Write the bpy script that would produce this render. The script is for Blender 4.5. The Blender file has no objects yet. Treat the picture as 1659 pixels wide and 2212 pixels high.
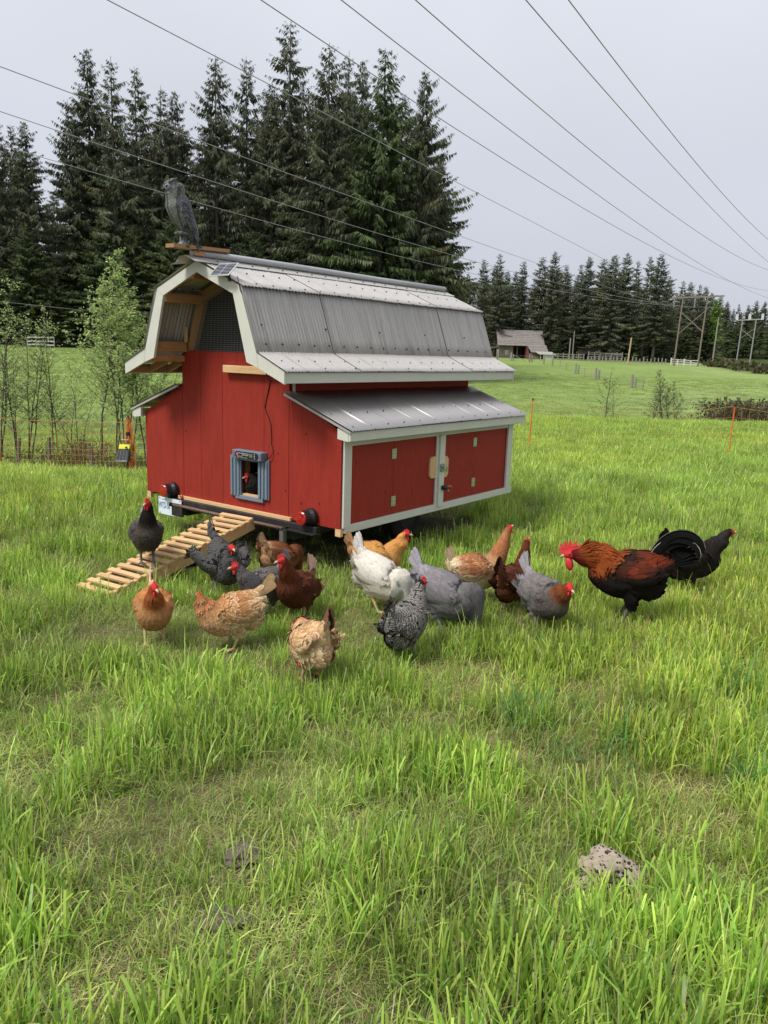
import bpy, math, random
import numpy as np
from mathutils import Vector, Matrix
random.seed(7); RNG = np.random.default_rng(7)
R = math.radians
SC = bpy.context.scene
COL = SC.collection

# ------------------------------------------------------------------ camera
PITCH, ROLL, YAW = 0.1986, 0.0315, -0.6412
Z0 = 0.3575                       # height of the coop floor over the ground
CAM = np.array([3.627, -4.343, 1.63])
def _rot(a, b, c):
    ca, sa, cb, sb, cc, sc = math.cos(a), math.sin(a), math.cos(b), math.sin(b), math.cos(c), math.sin(c)
    return (np.array([[cb, 0, sb], [0, 1, 0], [-sb, 0, cb]]) @ np.array([[1, 0, 0], [0, ca, -sa], [0, sa, ca]])
            @ np.array([[cc, -sc, 0], [sc, cc, 0], [0, 0, 1]]))
MV = _rot(PITCH, ROLL, YAW)       # rows: right, forward, up
cd = bpy.data.cameras.new('camera'); cam = bpy.data.objects.new('camera', cd); COL.objects.link(cam)
cd.sensor_fit = 'VERTICAL'; cd.sensor_height = 24.0; cd.lens = 24.0 * 2592.6 / 3333.0
cd.clip_start = 0.05; cd.clip_end = 3000
cm = Matrix.Identity(4)
for i in range(3):
    cm[i][0] = MV[0][i]; cm[i][1] = MV[2][i]; cm[i][2] = -MV[1][i]; cm[i][3] = CAM[i]
cam.matrix_world = cm
SC.camera = cam
FWD = np.array([MV[1][0], MV[1][1]]); FWD /= np.linalg.norm(FWD)      # level heading of the view
RGT = np.array([FWD[1], -FWD[0]])
A0 = math.atan2(RGT[1], RGT[0])

# ------------------------------------------------------------------ light
SUN_EL, SUN_AZ = R(54), A0 + R(212)       # azimuth as angle from +X
world = bpy.data.worlds.new('World'); SC.world = world; world.use_nodes = True
nt = world.node_tree; N = nt.nodes; LK = nt.links
for n in list(N): N.remove(n)
wo = N.new('ShaderNodeOutputWorld'); bg = N.new('ShaderNodeBackground')
sky = N.new('ShaderNodeTexSky'); sky.sky_type = 'NISHITA'; sky.sun_disc = False
sky.sun_elevation = SUN_EL; sky.sun_rotation = math.pi / 2 - SUN_AZ
sky.air_density = 1.0; sky.dust_density = 3.0
dim = N.new('ShaderNodeVectorMath'); dim.operation = 'SCALE'; dim.inputs[3].default_value = 0.07
LK.new(sky.outputs[0], dim.inputs[0])
tc = N.new('ShaderNodeTexCoord'); sx = N.new('ShaderNodeSeparateXYZ'); LK.new(tc.outputs['Generated'], sx.inputs[0])
rp = N.new('ShaderNodeValToRGB'); LK.new(sx.outputs[2], rp.inputs[0])
rp.color_ramp.interpolation = 'EASE'
e = rp.color_ramp.elements
e[0].position = 0.0; e[0].color = (0.487, 0.515, 0.588, 1)
e[1].position = 1.0; e[1].color = (.74, .755, .81, 1)
m1 = e.new(0.20); m1.color = (0.55, 0.57, 0.638, 1)
m2 = e.new(0.42); m2.color = (0.625, 0.645, 0.705, 1)
cn = N.new('ShaderNodeTexNoise'); cn.inputs['Scale'].default_value = 1.7; cn.inputs['Detail'].default_value = 3
LK.new(tc.outputs['Generated'], cn.inputs['Vector'])
cr = N.new('ShaderNodeMapRange'); cr.inputs[1].default_value = 0.3; cr.inputs[2].default_value = 0.7
cr.inputs[3].default_value = 0.90; cr.inputs[4].default_value = 1.08; LK.new(cn.outputs[0], cr.inputs[0])
cs = N.new('ShaderNodeVectorMath'); cs.operation = 'SCALE'; LK.new(rp.outputs[0], cs.inputs[0]); LK.new(cr.outputs[0], cs.inputs[3])
mx = N.new('ShaderNodeMix'); mx.data_type = 'RGBA'; mx.inputs[0].default_value = 0.93    # thick overcast veils the blue
LK.new(dim.outputs[0], mx.inputs[6]); LK.new(cs.outputs[0], mx.inputs[7])
LK.new(mx.outputs[2], bg.inputs[0]); bg.inputs[1].default_value = 1.0
LK.new(bg.outputs[0], wo.inputs[0])
sd = bpy.data.lights.new('sun', 'SUN'); sd.energy = 3.0; sd.angle = R(18); sd.color = (1, 0.965, 0.91)
so = bpy.data.objects.new('sun', sd); COL.objects.link(so)
sv = Vector((math.cos(SUN_EL) * math.cos(SUN_AZ), math.cos(SUN_EL) * math.sin(SUN_AZ), math.sin(SUN_EL)))
so.rotation_euler = sv.to_track_quat('Z', 'Y').to_euler(); so.location = (0, 0, 40)
SC.view_settings.view_transform = 'Standard'; SC.view_settings.look = 'None'
SC.view_settings.exposure = 0.36; SC.view_settings.gamma = 1.0; SC.view_settings.use_curve_mapping = False
SC.cycles.max_bounces = 6; SC.cycles.diffuse_bounces = 4; SC.cycles.transparent_max_bounces = 8
SC.cycles.transmission_bounces = 3; SC.cycles.glossy_bounces = 2

# ------------------------------------------------------------------ helpers
def ray(dx, dy):                  # photo measured on a 1659 x 2212 grid -> world direction
    return MV.T @ np.array([(dx - 829.5) / 1720.4, 1.0, (1105.85 - dy) / 1720.4])
def at(dx, dy, dist):             # point at a level distance along the view heading
    d = ray(dx, dy); k = dist / (d[0] * FWD[0] + d[1] * FWD[1])
    return CAM + d * k
PROF_L = np.array([(-50, 0), (0, 0), (8, 0), (11, -.25), (14.5, -.85), (17, -1.15), (22, -1.5), (28, -1.6), (36, -1.5), (50, -.8), (70, .4), (85, 1.0), (112, 1.6), (150, 9), (240, 16), (600, 18)])
PROF_R = np.array([(-50, 0), (0, 0), (9, 0), (13, -.22), (16, -.36), (20, -.4), (26, -.38), (29, -.62), (34, -1.3), (42, -1.95), (60, -2.0), (85, -1.4), (105, -.8), (130, .3), (170, 1.15), (225, 1.9), (300, 13), (600, 18)])
def _tab(P):
    xs = np.arange(-50, 600, 0.5); ys = np.interp(xs, P[:, 0], P[:, 1])
    for _ in range(3):
        k = np.ones(5) / 5; ys2 = np.convolve(np.pad(ys, 2, mode='edge'), k, 'valid'); ys = ys2
    return xs, ys
TL, TR = _tab(PROF_L), _tab(PROF_R)
def hash_noise(x, y, s, seed=0):  # cheap smooth value noise
    x = np.asarray(x, float) / s + 100 + seed * 17.3; y = np.asarray(y, float) / s + 100 + seed * 9.1
    xi = np.floor(x).astype(int); yi = np.floor(y).astype(int); fx = x - xi; fy = y - yi
    fx = fx * fx * (3 - 2 * fx); fy = fy * fy * (3 - 2 * fy)
    def h(a, b):
        v = np.sin(a * 127.1 + b * 311.7 + seed * 74.7) * 43758.5453
        return v - np.floor(v)
    return (h(xi, yi) * (1 - fx) + h(xi + 1, yi) * fx) * (1 - fy) + (h(xi, yi + 1) * (1 - fx) + h(xi + 1, yi + 1) * fx) * fy
def ar(x, y):
    x = np.asarray(x, float) - CAM[0]; y = np.asarray(y, float) - CAM[1]
    return x * RGT[0] + y * RGT[1], x * FWD[0] + y * FWD[1]
def from_ar(a, r):
    return CAM[0] + a * RGT[0] + r * FWD[0], CAM[1] + a * RGT[1] + r * FWD[1]
def hz(x, y):
    a, r = ar(x, y)
    zl = np.interp(r, *TL); zr = np.interp(r, *TR)
    u = a / np.maximum(np.abs(r), 6.0)
    w = np.clip((u + .25) / .35, 0, 1); w = w * w * (3 - 2 * w)
    z = zl * (1 - w) + zr * w
    far = np.clip((r - 25) / 60, 0, 1)
    z = z + (hash_noise(x, y, 9, 1) - .5) * .35 * far + (hash_noise(x, y, 1.3, 2) - .5) * .035
    return z
def gpt(dx, dy, rmin=0.8):        # where the sight line through a photo point meets the terrain
    d = ray(dx, dy); t = np.arange(rmin, 330, 0.02)
    P = CAM[:, None] + d[:, None] * t
    g = hz(P[0], P[1]); k = np.argmax(P[2] <= g)
    if not (P[2] <= g).any(): k = len(t) - 1
    return np.array([P[0][k], P[1][k], float(g[k])])
def gat(dx, dist):                # ground under photo column dx at a distance
    p = at(dx, 760, dist); return np.array([p[0], p[1], float(hz(p[0], p[1]))])

def new_obj(name, me, parent=None, label=None, cat=None, group=None, kind=None):
    o = bpy.data.objects.new(name, me); COL.objects.link(o)
    if parent is not None: o.parent = parent
    if label: o['label'] = label
    if cat: o['category'] = cat
    if group: o['group'] = group
    if kind: o['kind'] = kind
    return o
def thing(name, loc, label, cat, rz=0.0, group=None):
    o = new_obj(name, None, None, label, cat, group); o.location = loc; o.rotation_euler = (0, 0, rz)
    o.empty_display_size = .2
    return o

class MB:
    """collects faces, becomes one mesh"""
    def __init__(s): s.v = []; s.f = []; s.m = []; s.c = []; s.n = 0
    def add(s, v, f, m=0, c=None):
        v = np.asarray(v, float).reshape(-1, 3)
        s.v.append(v); k = s.n
        for q in f: s.f.append([i + k for i in q])
        s.m += [m] * len(f)
        if c is None: c = np.ones((len(v), 3))
        c = np.asarray(c, float)
        if c.ndim == 1: c = np.tile(c, (len(v), 1))
        s.c.append(c); s.n += len(v)
    def hexa(s, p, m=0, c=None):  # 8 points: bottom 4 ccw, top 4 ccw
        s.add(p, [(3, 2, 1, 0), (4, 5, 6, 7), (0, 1, 5, 4), (1, 2, 6, 5), (2, 3, 7, 6), (3, 0, 4, 7)], m, c)
    def box(s, x0, x1, y0, y1, z0, z1, m=0, c=None):
        s.hexa([(x0, y0, z0), (x1, y0, z0), (x1, y1, z0), (x0, y1, z0), (x0, y0, z1), (x1, y0, z1), (x1, y1, z1), (x0, y1, z1)], m, c)
    def bevel_box(s, x0, x1, y0, y1, z0, z1, b=.003, m=0, c=None):
        b = min(b, (x1 - x0) * .45, (y1 - y0) * .45, (z1 - z0) * .45)
        P = []; F = []
        X, Y, Z = (x0, x1), (y0, y1), (z0, z1); idx = {}
        for i in (0, 1):
            for j in (0, 1):
                for k in (0, 1):
                    sx_, sy_, sz_ = (1, -1)[i], (1, -1)[j], (1, -1)[k]
                    for a in range(3):
                        p = [X[i] + sx_ * b, Y[j] + sy_ * b, Z[k] + sz_ * b]; p[a] = (X, Y, Z)[a][(i, j, k)[a]]
                        idx[(i, j, k, a)] = len(P); P.append(p)
        for a in range(3):
            for e_ in (0, 1):
                q = []
                for (u, w) in ((0, 0), (1, 0), (1, 1), (0, 1)):
                    t = [0, 0, 0]; t[a] = e_; t[(a + 1) % 3] = u; t[(a + 2) % 3] = w
                    q.append(idx[(t[0], t[1], t[2], a)])
                F.append(q if e_ else q[::-1])
        for a in range(3):          # edges running along axis a
            b1, b2 = (a + 1) % 3, (a + 2) % 3
            for u in (0, 1):
                for w in (0, 1):
                    t0 = [0, 0, 0]; t0[b1] = u; t0[b2] = w; t1 = list(t0); t1[a] = 1
                    q = [idx[tuple(t0) + (b1,)], idx[tuple(t1) + (b1,)], idx[tuple(t1) + (b2,)], idx[tuple(t0) + (b2,)]]
                    F.append(q if (u ^ w) else q[::-1])
        for i in (0, 1):
            for j in (0, 1):
                for k in (0, 1):
                    q = [idx[(i, j, k, 0)], idx[(i, j, k, 1)], idx[(i, j, k, 2)]]
                    F.append(q if (i ^ j ^ k) else q[::-1])
        s.add(P, F, m, c)
    def beam(s, p0, p1, w, h, up=(0, 0, 1), m=0, c=None):
        p0 = np.array(p0, float); p1 = np.array(p1, float); d = p1 - p0; d /= np.linalg.norm(d)
        u = np.array(up, float); sdir = np.cross(d, u); sdir /= max(np.linalg.norm(sdir), 1e-9); u = np.cross(sdir, d)
        a = sdir * w / 2; b = u * h / 2
        s.hexa([p0 - a - b, p0 + a - b, p1 + a - b, p1 - a - b, p0 - a + b, p0 + a + b, p1 + a + b, p1 - a + b], m, c)
    def tube(s, pts, rad, n=8, m=0, c=None, cap=True):
        pts = np.asarray(pts, float); k = len(pts)
        rad = np.ones(k) * rad if np.isscalar(rad) else np.asarray(rad, float)
        t = np.gradient(pts, axis=0); t /= np.maximum(np.linalg.norm(t, axis=1, keepdims=True), 1e-9)
        ref = np.array([0, 0, 1.0]) if abs(t[0][2]) < .9 else np.array([1.0, 0, 0])
        V = []; prev = None
        for i in range(k):
            a = np.cross(t[i], ref) if prev is None else prev - t[i] * prev.dot(t[i])
            a /= max(np.linalg.norm(a), 1e-9); prev = a; b = np.cross(t[i], a)
            ang = np.arange(n) * 2 * math.pi / n
            V.append(pts[i] + rad[i] * (np.cos(ang)[:, None] * a + np.sin(ang)[:, None] * b))
        V = np.concatenate(V); F = []
        for i in range(k - 1):
            for j in range(n):
                F.append((i * n + j, i * n + (j + 1) % n, (i + 1) * n + (j + 1) % n, (i + 1) * n + j))
        if cap: F.append(tuple(range(n))[::-1]); F.append(tuple((k - 1) * n + j for j in range(n)))
        s.add(V, F, m, c)
    def prism(s, poly, y0, y1, axis=1, m=0, c=None):  # poly of (a,b) extruded along axis
        n = len(poly); o = [i for i in range(3) if i != axis]; P = []
        for y in (y0, y1):
            for a, b in poly:
                p = [0, 0, 0]; p[o[0]] = a; p[o[1]] = b; p[axis] = y; P.append(p)
        F = [tuple(range(n)), tuple(range(2 * n - 1, n - 1, -1))] + [(i, i + n, (i + 1) % n + n, (i + 1) % n) for i in range(n)]
        s.add(P, F, m, c)
    def mesh(s, name, mats, smooth=False, fix=True):
        me = bpy.data.meshes.new(name)
        V = np.concatenate(s.v) if s.v else np.zeros((0, 3))
        me.from_pydata(V.tolist(), [], s.f)
        for m_ in (mats if isinstance(mats, (list, tuple)) else [mats]): me.materials.append(m_)
        if any(s.m): me.polygons.foreach_set('material_index', s.m)
        ca = me.color_attributes.new('col', 'FLOAT_COLOR', 'POINT')
        C4 = np.ones((len(V), 4)); C4[:, :3] = np.concatenate(s.c); ca.data.foreach_set('color', C4.ravel())
        if fix:
            import bmesh
            b = bmesh.new(); b.from_mesh(me); bmesh.ops.recalc_face_normals(b, faces=b.faces); b.to_mesh(me); b.free()
        if smooth: me.polygons.foreach_set('use_smooth', [True] * len(me.polygons))
        me.update(); return me
    def part(s, name, mats, parent=None, smooth=False, fix=True, **kw):
        return new_obj(name, s.mesh(name, mats, smooth, fix), parent, **kw)

def fast_mesh(name, V, quads=None, tris=None, col=None, mats=(), smooth=False):
    """numpy arrays straight to a mesh"""
    me = bpy.data.meshes.new(name); V = np.asarray(V, np.float32)
    nq = 0 if quads is None else len(quads); ntri = 0 if tris is None else len(tris)
    me.vertices.add(len(V)); me.vertices.foreach_set('co', V.ravel())
    loops = []
    if nq: loops.append(np.asarray(quads).ravel())
    if ntri: loops.append(np.asarray(tris).ravel())
    loops = np.concatenate(loops).astype(np.int32)
    me.loops.add(len(loops)); me.loops.foreach_set('vertex_index', loops)
    me.polygons.add(nq + ntri)
    st = np.concatenate([np.arange(nq) * 4, nq * 4 + np.arange(ntri) * 3]).astype(np.int32)
    me.polygons.foreach_set('loop_start', st)
    me.polygons.foreach_set('loop_total', np.concatenate([np.full(nq, 4), np.full(ntri, 3)]).astype(np.int32))
    if smooth: me.polygons.foreach_set('use_smooth', np.ones(nq + ntri, bool))
    if col is not None:
        ca = me.color_attributes.new('col', 'FLOAT_COLOR', 'POINT'); C4 = np.ones((len(V), 4), np.float32); C4[:, :3] = col
        ca.data.foreach_set('color', C4.ravel())
    for m_ in mats: me.materials.append(m_)
    me.update(calc_edges=True); me.validate(); return me

def mat(name, col, rough=.7, metal=0.0, var=.12, scale=12.0, stretch=(1, 1, 1), bump=.0, bscale=60.0, spec=.4,
        use_col=False, stain=None, stain_scale=3.0, stain_amt=.5, trans=None, coat=0.0, alpha=None, rand=0.0, hue=0.0):
    m = bpy.data.materials.new(name); m.use_nodes = True; n = m.node_tree.nodes; l = m.node_tree.links
    b = n['Principled BSDF']; b.inputs['Roughness'].default_value = rough; b.inputs['Metallic'].default_value = metal
    b.inputs['Specular IOR Level'].default_value = spec
    if coat: b.inputs['Coat Weight'].default_value = coat
    t = n.new('ShaderNodeTexCoord'); mp = n.new('ShaderNodeMapping'); l.new(t.outputs['Object'], mp.inputs[0])
    mp.inputs['Scale'].default_value = stretch
    if use_col:
        at_ = n.new('ShaderNodeVertexColor'); at_.layer_name = 'col'; src = at_.outputs[0]
    else:
        rg = n.new('ShaderNodeRGB'); rg.outputs[0].default_value = (*col, 1); src = rg.outputs[0]
    if var:
        no = n.new('ShaderNodeTexNoise'); no.inputs['Scale'].default_value = scale; no.inputs['Detail'].default_value = 6
        no.inputs['Roughness'].default_value = .65; l.new(mp.outputs[0], no.inputs['Vector'])
        mr = n.new('ShaderNodeMapRange'); mr.inputs[1].default_value = .25; mr.inputs[2].default_value = .75
        mr.inputs[3].default_value = 1 - var; mr.inputs[4].default_value = 1 + var; l.new(no.outputs[0], mr.inputs[0])
        vm = n.new('ShaderNodeVectorMath'); vm.operation = 'SCALE'; l.new(src, vm.inputs[0]); l.new(mr.outputs[0], vm.inputs[3]); src = vm.outputs[0]
    if rand or hue:
        oi = n.new('ShaderNodeObjectInfo'); hs = n.new('ShaderNodeHueSaturation'); l.new(src, hs.inputs['Color'])
        r1 = n.new('ShaderNodeMapRange'); r1.inputs[3].default_value = 1 - rand; r1.inputs[4].default_value = 1 + rand
        l.new(oi.outputs['Random'], r1.inputs[0]); l.new(r1.outputs[0], hs.inputs['Value'])
        if hue:
            r2 = n.new('ShaderNodeMapRange'); r2.inputs[3].default_value = .5 - hue; r2.inputs[4].default_value = .5 + hue
            mu = n.new('ShaderNodeMath'); mu.operation = 'MULTIPLY'; mu.inputs[1].default_value = 7.31; fr = n.new('ShaderNodeMath'); fr.operation = 'FRACT'
            l.new(oi.outputs['Random'], mu.inputs[0]); l.new(mu.outputs[0], fr.inputs[0]); l.new(fr.outputs[0], r2.inputs[0]); l.new(r2.outputs[0], hs.inputs['Hue'])
        src = hs.outputs[0]
    if stain is not None:
        n2 = n.new('ShaderNodeTexNoise'); n2.inputs['Scale'].default_value = stain_scale; n2.inputs['Detail'].default_value = 8
        n2.inputs['Roughness'].default_value = .7; l.new(mp.outputs[0], n2.inputs['Vector'])
        m2_ = n.new('ShaderNodeMapRange'); m2_.inputs[1].default_value = .52; m2_.inputs[2].default_value = .74
        m2_.inputs[3].default_value = 0; m2_.inputs[4].default_value = stain_amt; l.new(n2.outputs[0], m2_.inputs[0])
        mi = n.new('ShaderNodeMix'); mi.data_type = 'RGBA'; l.new(m2_.outputs[0], mi.inputs[0]); l.new(src, mi.inputs[6])
        mi.inputs[7].default_value = (*stain, 1); src = mi.outputs[2]
    l.new(src, b.inputs['Base Color'])
    if bump:
        nb = n.new('ShaderNodeTexNoise'); nb.inputs['Scale'].default_value = bscale; nb.inputs['Detail'].default_value = 6; l.new(mp.outputs[0], nb.inputs['Vector'])
        bu = n.new('ShaderNodeBump'); bu.inputs['Strength'].default_value = bump; bu.inputs['Distance'].default_value = .01
        l.new(nb.outputs[0], bu.inputs['Height']); l.new(bu.outputs[0], b.inputs['Normal'])
    if trans:
        tr = n.new('ShaderNodeBsdfTranslucent'); l.new(src, tr.inputs[0]); ms = n.new('ShaderNodeMixShader'); ms.inputs[0].default_value = trans
        l.new(b.outputs[0], ms.inputs[1]); l.new(tr.outputs[0], ms.inputs[2]); l.new(ms.outputs[0], n['Material Output'].inputs[0])
    return m
def copy_tree(o, parent=None):
    c = o.copy(); COL.objects.link(c)
    if parent is not None: c.parent = parent
    for ch in [q for q in o.children]: copy_tree(ch, c)
    return c
# ------------------------------------------------------------------ terrain
def ground_mat():
    m = bpy.data.materials.new('pasture'); m.use_nodes = True; n = m.node_tree.nodes; l = m.node_tree.links; b = n['Principled BSDF']
    b.inputs['Roughness'].default_value = .9; b.inputs['Specular IOR Level'].default_value = .1
    at_ = n.new('ShaderNodeVertexColor'); at_.layer_name = 'col'
    t = n.new('ShaderNodeTexCoord'); src = at_.outputs[0]
    for sc, lo, hi in ((.09, .85, 1.15), (.5, .84, 1.16), (2.5, .82, 1.18), (11, .72, 1.28)):
        no = n.new('ShaderNodeTexNoise'); no.inputs['Scale'].default_value = sc; no.inputs['Detail'].default_value = 7; no.inputs['Roughness'].default_value = .7
        l.new(t.outputs['Object'], no.inputs['Vector'])
        mr = n.new('ShaderNodeMapRange'); mr.inputs[1].default_value = .3; mr.inputs[2].default_value = .7; mr.inputs[3].default_value = lo; mr.inputs[4].default_value = hi
        l.new(no.outputs[0], mr.inputs[0]); vm = n.new('ShaderNodeVectorMath'); vm.operation = 'SCALE'; l.new(src, vm.inputs[0]); l.new(mr.outputs[0], vm.inputs[3]); src = vm.outputs[0]
    l.new(src, b.inputs['Base Color'])
    nb = n.new('ShaderNodeTexNoise'); nb.inputs['Scale'].default_value = 5; nb.inputs['Detail'].default_value = 9; l.new(t.outputs['Object'], nb.inputs['Vector'])
    bu = n.new('ShaderNodeBump'); bu.inputs['Strength'].default_value = .35; bu.inputs['Distance'].default_value = .12; l.new(nb.outputs[0], bu.inputs['Height']); l.new(bu.outputs[0], b.inputs['Normal'])
    return m
rs = np.concatenate([np.arange(-30, 0, 2), np.arange(0, 12, .12), np.arange(12, 34, .35), np.arange(34, 120, 1.2), np.arange(120, 300, 4), np.arange(300, 900, 25), [900]])
as_ = np.concatenate([-np.geomspace(600, 14, 60), np.arange(-13.7, 13.7, .16), np.geomspace(14, 600, 60)])
GA, GR = np.meshgrid(as_, rs); gx, gy = from_ar(GA, GR); gzz = hz(gx, gy)
nr, na = GA.shape
ii = (np.arange(nr - 1)[:, None] * na + np.arange(na - 1)[None, :]).ravel()
Q = np.stack([ii, ii + 1, ii + na + 1, ii + na], 1)
soil = np.array([.10, .095, .042]); mown = np.array([.185, .258, .070]); pale = np.array([.27, .33, .14]); dkg = np.array([.10, .15, .05])
w_near = np.clip((27 - GR) / 3, 0, 1)[..., None]
dandel = np.clip(hash_noise(gx, gy, 14, 5) * 1.6 - .5, 0, 1)[..., None] * np.clip((GA / np.maximum(GR, 1) - .25) / .15, 0, 1)[..., None]
fld = mown * (1 - .6 * dandel) + pale * .6 * dandel
colr = fld * (1 - w_near) + soil * w_near
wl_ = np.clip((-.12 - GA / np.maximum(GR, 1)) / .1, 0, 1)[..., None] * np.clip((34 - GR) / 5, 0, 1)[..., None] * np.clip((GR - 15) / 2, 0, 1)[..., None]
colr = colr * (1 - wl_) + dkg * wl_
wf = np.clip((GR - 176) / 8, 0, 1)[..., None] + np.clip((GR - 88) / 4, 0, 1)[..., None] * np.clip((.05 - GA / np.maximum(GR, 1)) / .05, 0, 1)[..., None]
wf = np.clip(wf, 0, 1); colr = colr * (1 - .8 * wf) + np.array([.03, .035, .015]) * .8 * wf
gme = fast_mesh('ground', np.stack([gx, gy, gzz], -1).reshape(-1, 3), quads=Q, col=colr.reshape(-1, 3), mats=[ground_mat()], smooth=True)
ground = new_obj('ground', gme, kind='structure'); ground['label'] = 'green pasture that dips beyond the net fence and rises to the woods'
# ------------------------------------------------------------------ materials of the coop
M_RED = mat('red_barn_paint', (.275, .026, .016), .65, spec=.22, var=.16, scale=7, stretch=(6, 6, .7), bump=.35, bscale=28, stain=(.13, .012, .008), stain_scale=9, stain_amt=.22, rand=.05)
def add_knots(m):
    n = m.node_tree.nodes; l = m.node_tree.links; b = n['Principled BSDF']; src = b.inputs['Base Color'].links[0].from_socket
    t = [q for q in n if q.type == 'TEX_COORD'][0]; mp = n.new('ShaderNodeMapping'); mp.inputs['Scale'].default_value = (1.4, 1.4, 1); l.new(t.outputs['Object'], mp.inputs[0])
    vo = n.new('ShaderNodeTexVoronoi'); vo.inputs['Scale'].default_value = 5.5; l.new(mp.outputs[0], vo.inputs['Vector'])
    mr = n.new('ShaderNodeMapRange'); mr.inputs[1].default_value = .045; mr.inputs[2].default_value = .075; mr.inputs[3].default_value = .8; mr.inputs[4].default_value = 0; l.new(vo.outputs['Distance'], mr.inputs[0])
    mi = n.new('ShaderNodeMix'); mi.data_type = 'RGBA'; l.new(mr.outputs[0], mi.inputs[0]); l.new(src, mi.inputs[6]); mi.inputs[7].default_value = (.05, .006, .004, 1); l.new(mi.outputs[2], b.inputs['Base Color'])
add_knots(M_RED)
M_TRIM = mat('off_white_trim_paint', (.575, .575, .505), .6, var=.08, scale=5, stretch=(3, 1, 3), bump=.15, stain=(.38, .42, .30), stain_scale=2.5, stain_amt=.45)
M_PINE = mat('pine', (.62, .40, .20), .7, var=.22, scale=6, stretch=(1, 9, 9), bump=.2, stain=(.36, .20, .08), stain_scale=3, stain_amt=.5, rand=.12)
M_RAFT = mat('fir_framing', (.42, .22, .09), .7, var=.2, scale=8, stretch=(6, .7, 6), bump=.2, rand=.15)
M_GALV = mat('galvanised_roofing', (.48, .46, .44), .5, .4, var=.10, scale=3, stretch=(9, 9, .8), bump=.1, stain=(.36, .33, .32), stain_scale=5, stain_amt=.55, rand=.04)
M_GALVD = mat('weathered_roofing', (.40, .38, .36), .62, .25, var=.16, scale=2.2, stretch=(1.2, 11, .8), bump=.12, stain=(.16, .15, .14), stain_scale=1.6, stain_amt=.75, rand=.05)
M_GALVS = mat('shed_roofing', (.46, .44, .43), .42, .8, var=.12, scale=3, stretch=(.8, 9, .8), bump=.08, stain=(.25, .23, .22), stain_scale=3, stain_amt=.5, rand=.04)
M_PIPE = mat('grey_pipe', (.42, .43, .44), .45, .4, var=.1)
M_RUST = mat('rusty_pipe', (.18, .11, .085), .7, .3, var=.3, scale=30)
M_STEEL = mat('black_steel', (.028, .026, .026), .55, .2, var=.3, scale=20, stain=(.10, .07, .05), stain_scale=12)
M_GREYST = mat('grey_steel', (.20, .20, .19), .5, .5, var=.2)
M_BLACK = mat('black_plastic', (.012, .012, .014), .45)
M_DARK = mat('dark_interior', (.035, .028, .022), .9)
M_BLUEG = mat('blue_grey_plastic', (.155, .205, .26), .45, var=.05)
M_MESHW = mat('galvanised_mesh_wire', (.30, .30, .29), .5, .6, var=0)
M_MESHG = mat('bright_mesh_wire', (.26, .26, .26), .5, .3, var=0)
M_SCREW = mat('screw_head', (.045, .045, .05), .5, .3, var=0)
M_HINGE = mat('zinc_hinge', (.52, .60, .45), .35, .7, var=.1)
M_WHITE = mat('white_plastic', (.75, .76, .78), .4, var=0)
M_PRINT = mat('white_print', (.72, .72, .70), .5, var=0)
M_GREYP = mat('grey_print', (.30, .30, .30), .5, var=0)
M_LENS = mat('red_lens', (.35, .012, .012), .12, var=.1, spec=.7, coat=.6)
M_BLUEINK = mat('blue_ink', (.05, .08, .28), .5, var=0)
M_LCD = mat('lcd', (.12, .17, .10), .2, var=0)
M_CELL = mat('solar_cell', (.008, .010, .026), .6, var=0, spec=.15)
M_CORD = mat('dark_cord', (.06, .012, .012), .5, var=0)
M_PINK = mat('pink_plastic', (.60, .12, .14), .4, var=0)
M_GREENM = mat('pale_green_zinc', (.24, .36, .28), .4, .5, var=.1)

coop = thing('chicken_coop', (0, 0, Z0), 'red wooden chicken coop with gambrel metal roof, built on a trailer in the grass', 'chicken coop')
XC = -1.12; W = 2.24; L = 2.523; MX0, MX1 = -1.735, -.515; ZS, ZT = .70, .955
YF, YB = -.363, 2.93

def board(x0, x1, poly_top, z0=0.0, y0=-.012, y1=0.0):
    """front plywood board with a sloped or level top"""
    b = MB(); b.prism([(x0, z0), (x1, z0), (x1, poly_top[1]), (x0, poly_top[0])], y0, y1); return b
G = .0028
def front_boards(yo, yi, hole):
    slope = (ZT - ZS) / .505
    for i, (a, b_) in enumerate(((-W, -1.735), (-.515, 0))):
        mb = MB()
        if i == 0: mb.prism([(a, -.004), (b_ - G, -.004), (b_ - G, ZT - .004), (a, ZS)], yo, yi)
        else: mb.prism([(a + G, -.004), (b_, -.004), (b_, ZS), (a + G, ZT - .004)], yo, yi)
        mb.part('wall_board', M_RED, coop)
    seams = [MX0, -1.509, -1.245, -.778, MX1]
    for a, b_ in zip(seams[:-1], seams[1:]):
        a2, b2 = a + G * .6, b_ - G * .6
        mb = MB()
        if hole and a == -1.245:
            hx0, hx1, hz0, hz1 = hole
            mb.prism([(a2, 0), (b2, 0), (b2, hz0), (a2, hz0)], yo, yi); mb.prism([(a2, hz1), (b2, hz1), (b2, 1.232), (a2, 1.232)], yo, yi)
            mb.prism([(a2, hz0), (hx0, hz0), (hx0, hz1), (a2, hz1)], yo, yi); mb.prism([(hx1, hz0), (b2, hz0), (b2, hz1), (hx1, hz1)], yo, yi)
        else: mb.prism([(a2, 0), (b2, 0), (b2, 1.232), (a2, 1.232)], yo, yi)
        mb.part('wall_board', M_RED, coop, fix=True)
front_boards(-.012, 0, (-1.03, -.82, .13, .41))
front_boards(L, L + .012, None)
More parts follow.
